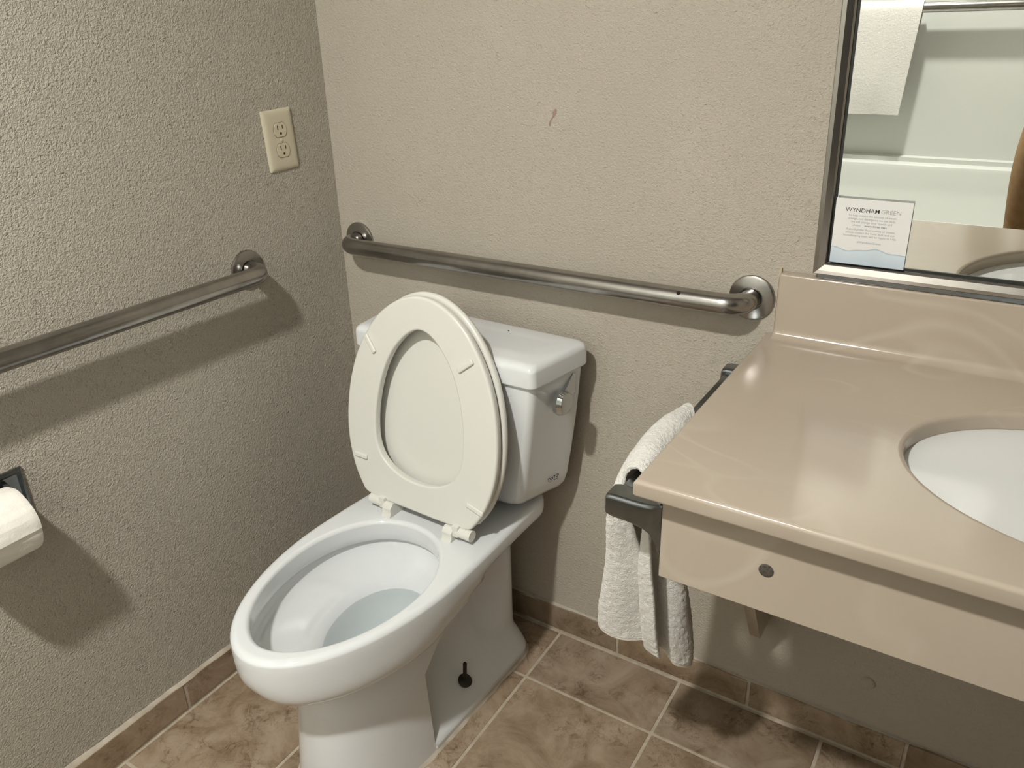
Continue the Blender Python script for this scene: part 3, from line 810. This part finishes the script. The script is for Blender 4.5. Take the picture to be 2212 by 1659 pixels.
# apron and its left return, corbel, plug
AY = -0.530
vl(box('apron', (1.027, AY, 0.6985), (X1, AY + 0.020, TB + 0.002), M_MARBLE, V, 0.002))
vl(box('apron_return', (1.0275, AY + 0.019, 0.6990), (1.0465, -0.001, TB + 0.001), M_MARBLE, V, 0.001))
vl(lathe('plug', [(0.0088, 0.0), (0.0088, 0.0008), (0.0075, 0.0016), (0, 0.0012)], (1.160, AY, 0.7600), (0, -1, 0), noisy('dark_plug', (0.03, 0.027, 0.022), (0.10, 0.085, 0.07), 400, 0.6), V, 24))
corb = [(-0.001, 0.700), (-0.001, 0.240), (-0.052, 0.240), (-0.060, 0.2425), (-0.066, 0.249), (-0.128, 0.355), (-0.325, 0.695), (-0.325, 0.70)]
vl(prism('support_bracket', corb, 0, 1.0476, 1.068, M_MARBLE, V, 0.001))
# hairline caulk along the wall side of the backsplash
rings = []
for i in range(30):
    t = i / 29; z = lerp(0.842, 0.972, t); k = 0.0045 + 0.003 * noise.noise(Vector((t * 9, 1.2, 0)))
    rings.append([Vector((X0 + 0.015, -0.0002, z)), Vector((X0 + 0.015, -0.006, z)), Vector((X0 + 0.015 - k, -0.0002, z))])
vl(loft('caulk_bead', rings, plain('pale_caulk', (0.60, 0.52, 0.38), 0.6), V, True, True, True, 60))
# sink basin below the cut-out
SK = empty('sink', (SC[0], SC[1], TB)); tag(SK, 'white oval undermount sink basin set in the beige counter', 'sink')
rings = []
for s, z in [(1.10, 0.0), (1.10, -0.004), (1.02, -0.0042)]:
    pass
prof = [(1.09, -0.0005), (1.035, -0.0005), (1.028, -0.004), (1.025, -0.018), (1.012, -0.045), (0.955, -0.085), (0.81, -0.120), (0.58, -0.140), (0.34, -0.150), (0.10, -0.153)]
for s, z in prof: rings.append([Vector((SA * s * math.cos(2 * PI * k / 96), SB * s * math.sin(2 * PI * k / 96), z)) for k in range(96)])
for s, z in [(0.10, -0.163), (0.36, -0.160), (0.62, -0.150), (0.86, -0.130), (0.99, -0.095), (1.045, -0.05), (1.06, -0.012), (1.09, -0.010), (1.09, -0.0005)]:
    rings.append([Vector((SA * s * math.cos(2 * PI * k / 96), SB * s * math.sin(2 * PI * k / 96), z)) for k in range(96)])
loft('basin', rings, M_SINK, SK, True, False, True, 40)
lathe('drain', [(0.021, -0.004), (0.021, 0.001), (0.017, 0.0025), (0.006, 0.001), (0, 0.001)], (0, 0, -0.153), (0, 0, 1), M_CHROME, SK, 28)

# ------------------------------------------------------------------ towel bar on the counter's left flank
BX, BZ = 0.962, 0.781
TBAR = empty('towel_bar', (1.027, -0.27, BZ)); tag(TBAR, 'dark chrome towel bar fixed under the left edge of the counter', 'towel bar')
def tl(o): o.location = (-1.027, 0.27, -BZ); return o
for yc in (-0.508, -0.045):
    rings = []
    for x, hy, z0, z1, bv in [(1.0272, 0.023, 0.733, 0.806, 0.003), (1.024, 0.023, 0.733, 0.806, 0.004), (1.020, 0.021, 0.741, 0.803, 0.005), (1.012, 0.0195, 0.752, 0.799, 0.006), (1.000, 0.0185, 0.7575, 0.797, 0.006), (0.985, 0.0178, 0.760, 0.796, 0.006), (0.955, 0.0175, 0.7615, 0.796, 0.006), (0.9475, 0.0165, 0.763, 0.794, 0.006), (0.945, 0.014, 0.766, 0.790, 0.006)]:
        pr = []
        for sy, zc_, a0 in [(1, z1, 0), (-1, z1, 90), (-1, z0, 180), (1, z0, 270)]:
            for k in range(4):
                a = R(a0 + 90 * k / 3)
                sz = 1 if zc_ == z1 else -1
                pr.append(Vector((x, yc + sy * (hy - bv) + bv * math.cos(a), zc_ - sz * bv + bv * math.sin(a))))
        rings.append(pr)
    tl(loft('post', rings, M_CHROME_D, TBAR, True, True, True, 35))
tl(box('rail', (BX - 0.009, -0.495, BZ - 0.0075), (BX + 0.009, -0.058, BZ + 0.0075), M_CHROME_D, TBAR, 0.0025))

# ------------------------------------------------------------------ hand towel over the bar
TW = empty('hand_towel', (BX, -0.34, 0.42)); tag(TW, 'white terry hand towel draped over the bar beside the counter', 'towel')
def cr(ts, pts, t):
    """smooth interpolation of 3D points at parameter t"""
    n_ = len(ts)
    if t <= ts[0]: return Vector(pts[0])
    for i in range(1, n_):
        if t <= ts[i]:
            k = (t - ts[i - 1]) / (ts[i] - ts[i - 1])
            p0 = Vector(pts[max(i - 2, 0)]); p1 = Vector(pts[i - 1]); p2 = Vector(pts[i]); p3 = Vector(pts[min(i + 1, n_ - 1)])
            return 0.5 * ((2 * p1) + (p2 - p0) * k + (2 * p0 - 5 * p1 + 4 * p2 - p3) * k * k + (3 * p1 - p0 - 3 * p2 + p3) * k ** 3)
    return Vector(pts[-1])
NV, NU = 110, 260
# control curves: for each v (front to back) a chain of points from the outer hem, over the rail, to the inner hem
chains_v = [0.0, 0.16, 0.34, 0.52, 0.76, 1.0]
ust = [0.0, 0.10, 0.25, 0.40, 0.47, 0.50, 0.53, 0.60, 0.75, 0.90, 1.0]
chains = [
 [(0.972, -0.372, 0.447), (0.970, -0.385, 0.50), (0.964, -0.420, 0.62), (0.948, -0.455, 0.745), (0.946, -0.458, 0.788), (0.962, -0.458, 0.803), (0.979, -0.462, 0.786), (0.984, -0.462, 0.73), (0.986, -0.440, 0.60), (0.986, -0.408, 0.47), (0.986, -0.392, 0.425)],
 [(0.925, -0.404, 0.446), (0.924, -0.412, 0.50), (0.930, -0.438, 0.62), (0.934, -0.462, 0.74), (0.940, -0.440, 0.790), (0.962, -0.440, 0.806), (0.980, -0.450, 0.788), (0.974, -0.452, 0.72), (0.962, -0.432, 0.60), (0.958, -0.398, 0.47), (0.958, -0.382, 0.425)],
 [(0.884, -0.400, 0.452), (0.890, -0.408, 0.50), (0.907, -0.430, 0.62), (0.924, -0.455, 0.735), (0.934, -0.410, 0.795), (0.958, -0.405, 0.811), (0.980, -0.420, 0.792), (0.976, -0.420, 0.72), (0.972, -0.402, 0.60), (0.976, -0.368, 0.46), (0.978, -0.355, 0.410)],
 [(0.889, -0.360, 0.456), (0.894, -0.366, 0.50), (0.912, -0.380, 0.62), (0.926, -0.392, 0.735), (0.932, -0.362, 0.797), (0.956, -0.360, 0.813), (0.982, -0.385, 0.794), (0.992, -0.402, 0.72), (0.999, -0.402, 0.60), (1.000, -0.372, 0.45), (1.000, -0.354, 0.388)],
 [(0.912, -0.300, 0.460), (0.914, -0.302, 0.50), (0.922, -0.305, 0.62), (0.932, -0.308, 0.735), (0.938, -0.305, 0.797), (0.958, -0.305, 0.812), (0.982, -0.330, 0.794), (1.000, -0.380, 0.72), (1.012, -0.388, 0.60), (1.017, -0.350, 0.45), (1.016, -0.330, 0.374)],
 [(0.925, -0.245, 0.462), (0.926, -0.245, 0.50), (0.930, -0.245, 0.62), (0.938, -0.245, 0.735), (0.944, -0.250, 0.794), (0.962, -0.252, 0.808), (0.980, -0.295, 0.792), (0.992, -0.345, 0.72), (1.002, -0.360, 0.60), (1.004, -0.312, 0.45), (1.003, -0.288, 0.366)],
]
grid = []
for j in range(NV + 1):
    v = j / NV; row = []
    ctrl = [cr(chains_v, [c[k] for c in chains], v) for k in range(len(ust))]
    for i in range(NU + 1):
        row.append(cr(ust, ctrl, i / NU))
    grid.append(row)
def towel_part(name, i0, i1, mat, amp, thick):
    vs, fs = [], []; m_ = i1 - i0 + 1
    for side in (0, 1):
        for j in range(NV + 1):
            for i in range(i0, i1 + 1):
                p = grid[j][i]
                a = grid[min(j + 1, NV)][i] - grid[max(j - 1, 0)][i]; b_ = grid[j][min(i + 1, NU)] - grid[j][max(i - 1, 0)]
                nn = a.cross(b_); nn = nn.normalized() if nn.length > 1e-9 else Vector((1, 0, 0))
                k = 1 if side else -1
                d = k * thick * (0.35 if j in (0, NV) or i in (0, NU) else 1.0)
                q = p + nn * d
                q += nn * k * amp * (noise.noise(p * 260 + Vector((side * 9, 0, 0))) + 0.7 * noise.noise(p * 95))
                fold = 0.0035 * noise.noise(Vector((p.y * 24, p.z * 9, p.x * 10)))
                q += nn * fold
                vs.append(q)
    n_ = (NV + 1) * m_
    idx = lambda s, j, i: s * n_ + j * m_ + i
    for j in range(NV):
        for i in range(m_ - 1):
            fs.append((idx(0, j, i), idx(0, j + 1, i), idx(0, j + 1, i + 1), idx(0, j, i + 1)))
            fs.append((idx(1, j, i), idx(1, j, i + 1), idx(1, j + 1, i + 1), idx(1, j + 1, i)))
    for j in range(NV):
        for i in (0, m_ - 1): fs.append((idx(0, j, i), idx(0, j + 1, i), idx(1, j + 1, i), idx(1, j, i)))
    for i in range(m_ - 1):
        for j in (0, NV): fs.append((idx(0, j, i), idx(0, j, i + 1), idx(1, j, i + 1), idx(1, j, i)))
    o = mesh_obj(name, vs, fs, mat, TW, 75); o.location = (-BX, 0.34, -0.42); return o
towel_part('pile', 6, NU - 6, M_TERRY, 0.0011, 0.0032)
towel_part('hem', 0, 6, M_HEM, 0.0002, 0.0022)
towel_part('hem', NU - 6, NU, M_HEM, 0.0002, 0.0022)

# ------------------------------------------------------------------ tilted mirror
MT = 0.0892
MR = empty('mirror', (1.5, -0.016, 0.976)); MR.rotation_euler = (MT, 0, 0)
tag(MR, 'steel framed tilted wall mirror standing above the backsplash', 'mirror')
mx0, mx1, mzh = 1.0705 - 1.5, 1.915 - 1.5, 0.78
FWD = 0.0195
def frame_rail(name, p0, p1, inn):
    """mitred rail with a stepped profile; p0,p1 outer corners, inn inner direction"""
    p0, p1, inn = Vector(p0), Vector(p1), Vector(inn); d = (p1 - p0).normalized()
    prof = [(0.0, 0.010), (0.0, -0.006), (0.0015, -0.0078), (0.0075, -0.0088), (0.0165, -0.0050), (FWD - 0.0008, -0.0022), (FWD, 0.0), (FWD, 0.004), (FWD, 0.010)]
    rr_ = []
    for p, s in ((p0, 1), (p1, -1)):
        rr_.append([p + inn * a + d * (s * a) + Vector((0, b_, 0)) for a, b_ in prof])
    return loft(name, rr_, M_FRAME, MR, True, True, True, 25)
frame_rail('frame_rail', (mx0, 0, 0), (mx1, 0, 0), (0, 0, 1))
frame_rail('frame_rail', (mx0, 0, mzh), (mx1, 0, mzh), (0, 0, -1))
frame_rail('frame_rail', (mx0, 0, 0), (mx0, 0, mzh), (1, 0, 0))
frame_rail('frame_rail', (mx1, 0, 0), (mx1, 0, mzh), (-1, 0, 0))
box('glass', (mx0 + 0.012, 0.003, 0.012), (mx1 - 0.012, 0.0075, mzh - 0.012), M_MIRROR, MR)
for lo, hi in [((mx0 + FWD, 0.0012, FWD), (mx0 + FWD + 0.0035, 0.0028, mzh - FWD)), ((mx0 + FWD, 0.0012, FWD), (mx1 - FWD, 0.0028, FWD + 0.0045))]:
    box('gasket', lo, hi, M_MIRROR_EDGE, MR)
box('lower_ledge', (mx0 + 0.006, -0.004, -0.0085), (mx1 - 0.006, 0.012, 0.001), M_CHROME_D, MR, 0.0015)
prism('side_gusset', [(0.009, 0.01), (0.009, mzh - 0.01), (0.009 + math.tan(MT) * mzh * 0.93, mzh - 0.01)], 0, mx0 + 0.010, mx0 + 0.014, M_FRAME, MR)
prism('side_gusset', [(0.009, 0.01), (0.009, mzh - 0.01), (0.009 + math.tan(MT) * mzh * 0.93, mzh - 0.01)], 0, mx1 - 0.014, mx1 - 0.010, M_FRAME, MR)

# ------------------------------------------------------------------ printed card tucked into the mirror frame
CW, CH = 0.1085, 0.1045
m, nt, b = new_mat('printed_card')
tc = N(nt, 'ShaderNodeTexCoord'); sx = N(nt, 'ShaderNodeSeparateXYZ'); nt.links.new(tc.outputs['Object'], sx.inputs[0])
def math_n(op, a, b_=None):
    n = N(nt, 'ShaderNodeMath', operation=op)
    for i, v in enumerate((a, b_)):
        if v is None: continue
        if isinstance(v, (int, float)): n.inputs[i].default_value = v
        else: nt.links.new(v, n.inputs[i])
    return n.outputs[0]
w1 = math_n('MULTIPLY', math_n('SINE', math_n('ADD', math_n('MULTIPLY', sx.outputs[0], 88.0), -0.9)), -0.0026)
w2 = math_n('MULTIPLY', math_n('SINE', math_n('MULTIPLY', sx.outputs[0], 210.0)), 0.0009)
wave = math_n('ADD', math_n('ADD', w1, w2), 0.0245)
dz = math_n('SUBTRACT', sx.outputs[2], wave)
rp = ramp(nt, [(0.0, (0.50, 0.60, 0.70)), (0.46, (0.66, 0.74, 0.80)), (0.492, (0.46, 0.60, 0.70)), (0.4999, (0.20, 0.34, 0.43)), (0.506, (0.80, 0.80, 0.78)), (1.0, (0.82, 0.82, 0.80))])
nt.links.new(math_n('ADD', math_n('MULTIPLY', dz, 18.0), 0.5), rp.inputs['Fac']); nt.links.new(rp.outputs[0], b.inputs['Base Color'])
b.inputs['Roughness'].default_value = 0.4
M_CARD = m
off = Matrix.Rotation(MT, 4, 'X') @ Vector((1.0935 - 1.5, -0.0028, 0.0225))
CD = empty('printed_card', tuple(Vector((1.5, -0.016, 0.976)) + off)); CD.rotation_euler = (MT, 0, 0)
tag(CD, 'small white hotel notice card tucked into the mirror corner', 'card')
box('card_sheet', (0, -0.0009, 0), (CW, -0.0002, CH), M_CARD, CD)
def ln(txt, x, z, size, mat, bold=0.0, align='CENTER'):
    return text_obj('print_line', txt, size, mat, CD, (x, -0.00105, z), (R(90), 0, 0), align, 0.00002, bold)
ln('WYNDHAM', 0.0148, 0.0845, 0.0092, M_INK, 0.00003, 'LEFT')
ln('GREEN', 0.0652, 0.0845, 0.0092, M_INK2, -0.00008, 'LEFT')
for i, t in enumerate(['To help reduce the amount of water,', 'energy, and detergents we use daily,', 'we will change your towels and']):
    ln(t, CW / 2, 0.0775 - 0.0050 * i, 0.0046, M_INK2)
ln('sheets', 0.0335, 0.0622, 0.0046, M_INK2); ln('every three days.', 0.0612, 0.0622, 0.0047, M_INK3, 0.00004)
for i, t in enumerate(["If you'd prefer fresh towels or sheets,", 'please contact the front desk and our', 'housekeeping team will be happy to help.']):
    ln(t, CW / 2, 0.0555 - 0.0050 * i, 0.0046, M_INK2)
ln('#WyndhamGreen', CW / 2, 0.0355, 0.0047, M_INK2)

# ------------------------------------------------------------------ bathtub opposite (seen in the mirror)
TUBX0, TUBX1, TY0, TY1 = 0.003, 1.517, -1.605, YT + 0.003
TUB = empty('bathtub', (0.76, TY0, 0)); tag(TUB, 'white one-piece bathtub with curved surround walls opposite the mirror', 'bathtub')
def ul(o): o.location = (-0.76, -TY0, 0); return o
ZD = 0.40
def rrect(x0, y0, x1, y1, r, z, n=8):
    pts = []
    for cx, cy, a0 in [(x1 - r, y1 - r, 0), (x0 + r, y1 - r, 90), (x0 + r, y0 + r, 180), (x1 - r, y0 + r, 270)]:
        for k in range(n + 1):
            a = R(a0 + 90 * k / n); pts.append(Vector((cx + r * math.cos(a), cy + r * math.sin(a), z)))
    return pts
def tr_(d, z, r): return rrect(TUBX0 + d, TY1 + d, TUBX1 - d, TY0 - d, r, z)
ul(loft('tub_basin', [tr_(0, 0, 0.01), tr_(0, ZD - 0.02, 0.01), tr_(0.004, ZD - 0.006, 0.012), tr_(0.015, ZD, 0.02), tr_(0.062, ZD, 0.10), tr_(0.074, ZD - 0.006, 0.10), tr_(0.080, ZD - 0.022, 0.10), tr_(0.088, ZD - 0.09, 0.10), tr_(0.092, ZD - 0.12, 0.10), tr_(0.13, 0.16, 0.10), tr_(0.16, 0.10, 0.10), tr_(0.22, 0.075, 0.10)], M_FIBER, TUB, True, True, True, 40))
# surround: U-shaped wall panel with wide rounded corners, open to the room
def surr(d, rad):
    pts = [(TUBX0 + d, TY0)]
    for cx, a0 in [(TUBX0 + d + rad, 180), (TUBX1 - d - rad, 270)]:
        for k in range(13):
            a = R(a0 + 90 * k / 12); pts.append((cx + rad * math.cos(a), TY1 + d + rad + rad * math.sin(a)))
    pts.append((TUBX1 - d, TY0)); return pts
inn, outr = surr(0.024, 0.17), surr(0.001, 0.165)
loop = inn + outr[::-1]
ul(loft('surround_panel', [[Vector((x, y, z)) for x, y in loop] for z in (ZD - 0.001, 2.05)], M_FIBER, TUB, True, True, True, 40))
li, lo_ = surr(0.050, 0.16), surr(0.020, 0.165)
ul(loft('surround_ledge', [[Vector((x, y, z)) for x, y in (li + lo_[::-1])] for z in (ZD - 0.001, ZD + 0.018)], M_FIBER, TUB, True, True, True, 40))
ul(prism('soap_shelf', [(1.36, -2.22), (1.494, -2.12), (1.494, -2.245), (1.45, -2.29), (1.38, -2.29)], 2, 0.62, 0.645, M_FIBER, TUB, 0.008))
gb = grab_bar('grab_bar', (0.22, TY1 + 0.0245, 0.992), (1.30, TY1 + 0.0245, 0.992), (0, 1, 0), 'chrome grab bar on the tub surround, reflected in the mirror')
# bath towel folded over that bar
BT = empty('bath_towel', (0.65, -2.24, 0.60)); tag(BT, 'white bath towel hung over the bar above the tub, seen in the mirror', 'towel')
yb = TY1 + 0.024 + 0.058
rings = []
path = [(yb - 0.021, 0.74)] + [(yb - 0.021, z) for z in (0.82, 0.9, 0.97)]
for k in range(9): a = PI - PI * k / 8; path.append((yb + 0.023 * math.cos(a), 0.992 + 0.023 * math.sin(a)))
path += [(yb + 0.024, z) for z in (0.96, 0.90, 0.84, 0.78, 0.72, 0.66, 0.605)]
for i in range(41):
    t = i / 40; ring = []
    for k, (y, z) in enumerate(path):
        f = max(0, (1.0 - z) / 0.4); x = lerp(0.42, 0.915 - 0.035 * f, t)
        yy = y + 0.010 * f * noise.noise(Vector((x * 9, z * 5, 0.5))) + (0.004 * f if z < 0.75 and 0.55 < t < 0.8 else 0)
        ring.append((x, yy, z - 0.012 * (1 - t) * 0))
    rings.append(ring)
vs, fs = [], []; m_ = len(path)
for s in (0, 1):
    for ring in rings:
        for k, p in enumerate(ring):
            a = Vector((0, path[min(k + 1, m_ - 1)][0] - path[max(k - 1, 0)][0], path[min(k + 1, m_ - 1)][1] - path[max(k - 1, 0)][1])).normalized()
            nn = Vector((0, a.z, -a.y)); vs.append(Vector(p) + nn * (-0.0005 if s == 0 else 0.0035) * (-1))
nn_ = len(rings) * m_
for s in (0, 1):
    for i in range(40):
        for k in range(m_ - 1):
            fs.append((s * nn_ + i * m_ + k, s * nn_ + (i + 1) * m_ + k, s * nn_ + (i + 1) * m_ + k + 1, s * nn_ + i * m_ + k + 1))
for i in range(40):
    for k in (0, m_ - 1): fs.append((i * m_ + k, (i + 1) * m_ + k, nn_ + (i + 1) * m_ + k, nn_ + i * m_ + k))
for k in range(m_ - 1):
    for i in (0, 40): fs.append((i * m_ + k, i * m_ + k + 1, nn_ + i * m_ + k + 1, nn_ + i * m_ + k))
o = mesh_obj('cloth', vs, fs, M_TERRY, BT, 60); o.location = (-0.65, 2.24, -0.60)

# ------------------------------------------------------------------ ceiling lamp
LP = empty('ceiling_lamp', (LAMP_POS[0], LAMP_POS[1], ZC)); tag(LP, 'small round recessed ceiling lamp over the edge of the tub', 'lamp')
lathe('trim_ring', [(LAMP_RADIUS + 0.028, -0.0005), (LAMP_RADIUS + 0.028, 0.004), (LAMP_RADIUS + 0.018, 0.009), (LAMP_RADIUS + 0.006, 0.010), (LAMP_RADIUS + 0.003, 0.006)], (0, 0, 0), (0, 0, -1), M_CEIL, LP, 40)
n = 40
mesh_obj('lens', [(LAMP_RADIUS * math.cos(2 * PI * k / n), LAMP_RADIUS * math.sin(2 * PI * k / n), -0.0115) for k in range(n)] + [(LAMP_RADIUS * math.cos(2 * PI * k / n), LAMP_RADIUS * math.sin(2 * PI * k / n), -0.009) for k in range(n)], [tuple(range(n - 1, -1, -1)), tuple(range(n, 2 * n))] + [(k, (k + 1) % n, n + (k + 1) % n, n + k) for k in range(n)], M_LAMP, LP)

# ------------------------------------------------------------------ person taking the photograph (a sliver shows in the mirror)
PX, PY = 1.502, -1.475
PE = empty('person', (PX, PY, 0)); tag(PE, 'person in tan trousers standing opposite the mirror, holding up a phone', 'person')
def skin_mesh(name, joints, links, parent, mats, pick):
    me = bpy.data.meshes.new(name)
    me.from_pydata([j[0] for j in joints], links, [])
    o = bpy.data.objects.new(name, me); COL.objects.link(o)
    sk = o.modifiers.new('skin', 'SKIN'); sk.use_smooth_shade = True; sk.branch_smoothing = 0.3
    for v, j in zip(me.skin_vertices[0].data, joints):
        v.radius = j[1] if isinstance(j[1], tuple) else (j[1], j[1])
    me.skin_vertices[0].data[0].use_root = True
    sb = o.modifiers.new('sub', 'SUBSURF'); sb.levels = 3; sb.render_levels = 3
    dg = bpy.context.evaluated_depsgraph_get()
    m2 = bpy.data.meshes.new_from_object(o.evaluated_get(dg))
    bpy.data.objects.remove(o)
    m2.materials.clear()
    for m_ in mats: m2.materials.append(m_)
    for p in m2.polygons:
        p.material_index = pick(p.center); p.use_smooth = True
    r = bpy.data.objects.new(name, m2); COL.objects.link(r); r.parent = parent
    return r
# phone sits just behind the camera; hands close on its sides
PH = CAM_POS - fw * 0.030 - Vector((PX, PY, 0))
J = [((0, 0, 0.95), (0.165, 0.115)), ((0, 0, 1.12), (0.150, 0.105)), ((0, 0.005, 1.30), (0.165, 0.115)), ((0, 0.0, 1.43), (0.13, 0.09)), ((0, 0.005, 1.50), 0.055), ((0, 0.02, 1.56), 0.058), ((0, 0.03, 1.64), (0.078, 0.095)), ((0, 0.025, 1.72), (0.070, 0.085)),
     ((-0.115, 0.01, 0.86), 0.092), ((-0.125, 0.015, 0.62), 0.078), ((-0.125, 0.02, 0.48), 0.064), ((-0.125, 0.01, 0.30), 0.060), ((-0.125, 0.0, 0.09), 0.050), ((-0.13, 0.09, 0.035), 0.036),
     ((0.105, 0.0, 0.86), 0.092), ((0.11, 0.0, 0.62), 0.078), ((0.11, 0.01, 0.48), 0.064), ((0.11, 0.0, 0.30), 0.060), ((0.11, -0.01, 0.09), 0.050), ((0.12, 0.08, 0.035), 0.036),
     ((-0.19, 0.0, 1.40), 0.055), ((-0.245, 0.0, 1.16), 0.044), (tuple(PH + Vector((-0.085, -0.055, -0.06))), 0.030),
     ((0.19, 0.0, 1.40), 0.055), ((0.23, 0.03, 1.16), 0.044), (tuple(PH + Vector((0.085, -0.065, -0.06))), 0.030)]
LK = [(0, 1), (1, 2), (2, 3), (3, 4), (4, 5), (5, 6), (6, 7), (0, 8), (8, 9), (9, 10), (10, 11), (11, 12), (12, 13), (0, 14), (14, 15), (15, 16), (16, 17), (17, 18), (18, 19), (3, 20), (20, 21), (21, 22), (3, 23), (23, 24), (24, 25)]
def pick(c):
    if c.z < 0.10: return 3
    if c.z < 0.98 and abs(c.x) < 0.24: return 0
    if c.z > 1.475 : return 2
    if (c.z > 1.10 and c.y > 0.02 and abs(c.x) > 0.14) or (abs(c.x) > 0.2 and c.z < 1.2): return 2
    return 1
body = skin_mesh('body', J, LK, PE, [M_TROUSERS, M_SHIRT, M_SKIN, M_BLACK], pick)
for sg in (-1, 1):
    wv = PH + Vector((sg * 0.085, -0.06, -0.06)); kn = PH + Vector((sg * 0.070, -0.035, -0.01))
    hj = [(tuple(wv), 0.024), (tuple(wv.lerp(kn, 0.5)), 0.027), (tuple(kn), 0.024)]; hk = [(0, 1), (1, 2)]
    for f_ in range(4):
        b0 = kn + Vector((-sg * 0.004, 0.0, 0.024 - 0.017 * f_)); L_ = [0.030, 0.034, 0.032, 0.025][f_]
        i0 = len(hj)
        hj += [(tuple(b0), 0.0095), (tuple(b0 + Vector((sg * 0.008, 0.02, 0.0)).normalized() * L_), 0.0088), (tuple(b0 + Vector((sg * 0.004, 0.018, 0)) + Vector((-sg * 0.020, 0.010, 0))), 0.0080)]
        hk += [(2, i0), (i0, i0 + 1), (i0 + 1, i0 + 2)]
    i0 = len(hj)
    hj += [(tuple(wv.lerp(kn, 0.55) + Vector((-sg * 0.018, -0.012, 0.012))), 0.011), (tuple(kn + Vector((-sg * 0.030, -0.016, 0.022))), 0.0095)]
    hk += [(1, i0), (i0, i0 + 1)]
    skin_mesh('hand', hj, hk, PE, [M_SKIN], lambda c: 0)
# face and hair
bm = bmesh.new(); bmesh.ops.create_uvsphere(bm, u_segments=24, v_segments=16, radius=1.0)
for v in bm.verts:
    x, y, z = v.co; v.co = (x * 0.088, y * 0.105 - 0.012 + 0.02, z * 0.098 + 1.700)
bmesh.ops.delete(bm, geom=[f for f in bm.faces if f.calc_center_median().y > 0.055 and f.calc_center_median().z < 1.735 or f.calc_center_median().z < 1.63], context='FACES')
bm_obj('hair', bm, M_HAIR, PE, 60)
lathe('nose', [(0.006, 0), (0.012, 0.006), (0.014, 0.018), (0.009, 0.030), (0.0, 0.036)], (0, 0.118, 1.675), (0, 0.55, -0.8), M_SKIN, PE, 12)
for sg in (-1, 1):
    lathe('eye', [(0.0, 0), (0.009, 0.002), (0.011, 0.006), (0.007, 0.010), (0, 0.012)], (sg * 0.030, 0.102, 1.672), (sg * 0.15, 1, 0), M_INK, PE, 12)
    lathe('ear', [(0.008, -0.004), (0.024, 0.004), (0.028, 0.009), (0.018, 0.012), (0.008, 0.008)], (sg * 0.076, 0.015, 1.655), (sg, -0.25, 0), M_SKIN, PE, 14)
box('mouth', (-0.022, 0.112, 1.615), (0.022, 0.120, 1.622), plain('lips', (0.35, 0.15, 0.12), 0.5), PE, 0.003)
bm = bmesh.new(); bm_box(bm, (-0.074, -0.036, -0.0038), (0.074, 0.036, 0.0038), 0.003, 2)
phone = bm_obj('phone', bm, plain('phone_glass', (0.02, 0.02, 0.022), 0.15), None, 35)
phone.matrix_world = Matrix(((r2.x, u2.x, -fw.x, 0), (r2.y, u2.y, -fw.y, 0), (r2.z, u2.z, -fw.z, 0), (0, 0, 0, 1)))
phone.location = PH + Vector((PX, PY, 0))
tag(phone, 'dark phone held up in both hands towards the toilet corner', 'phone')
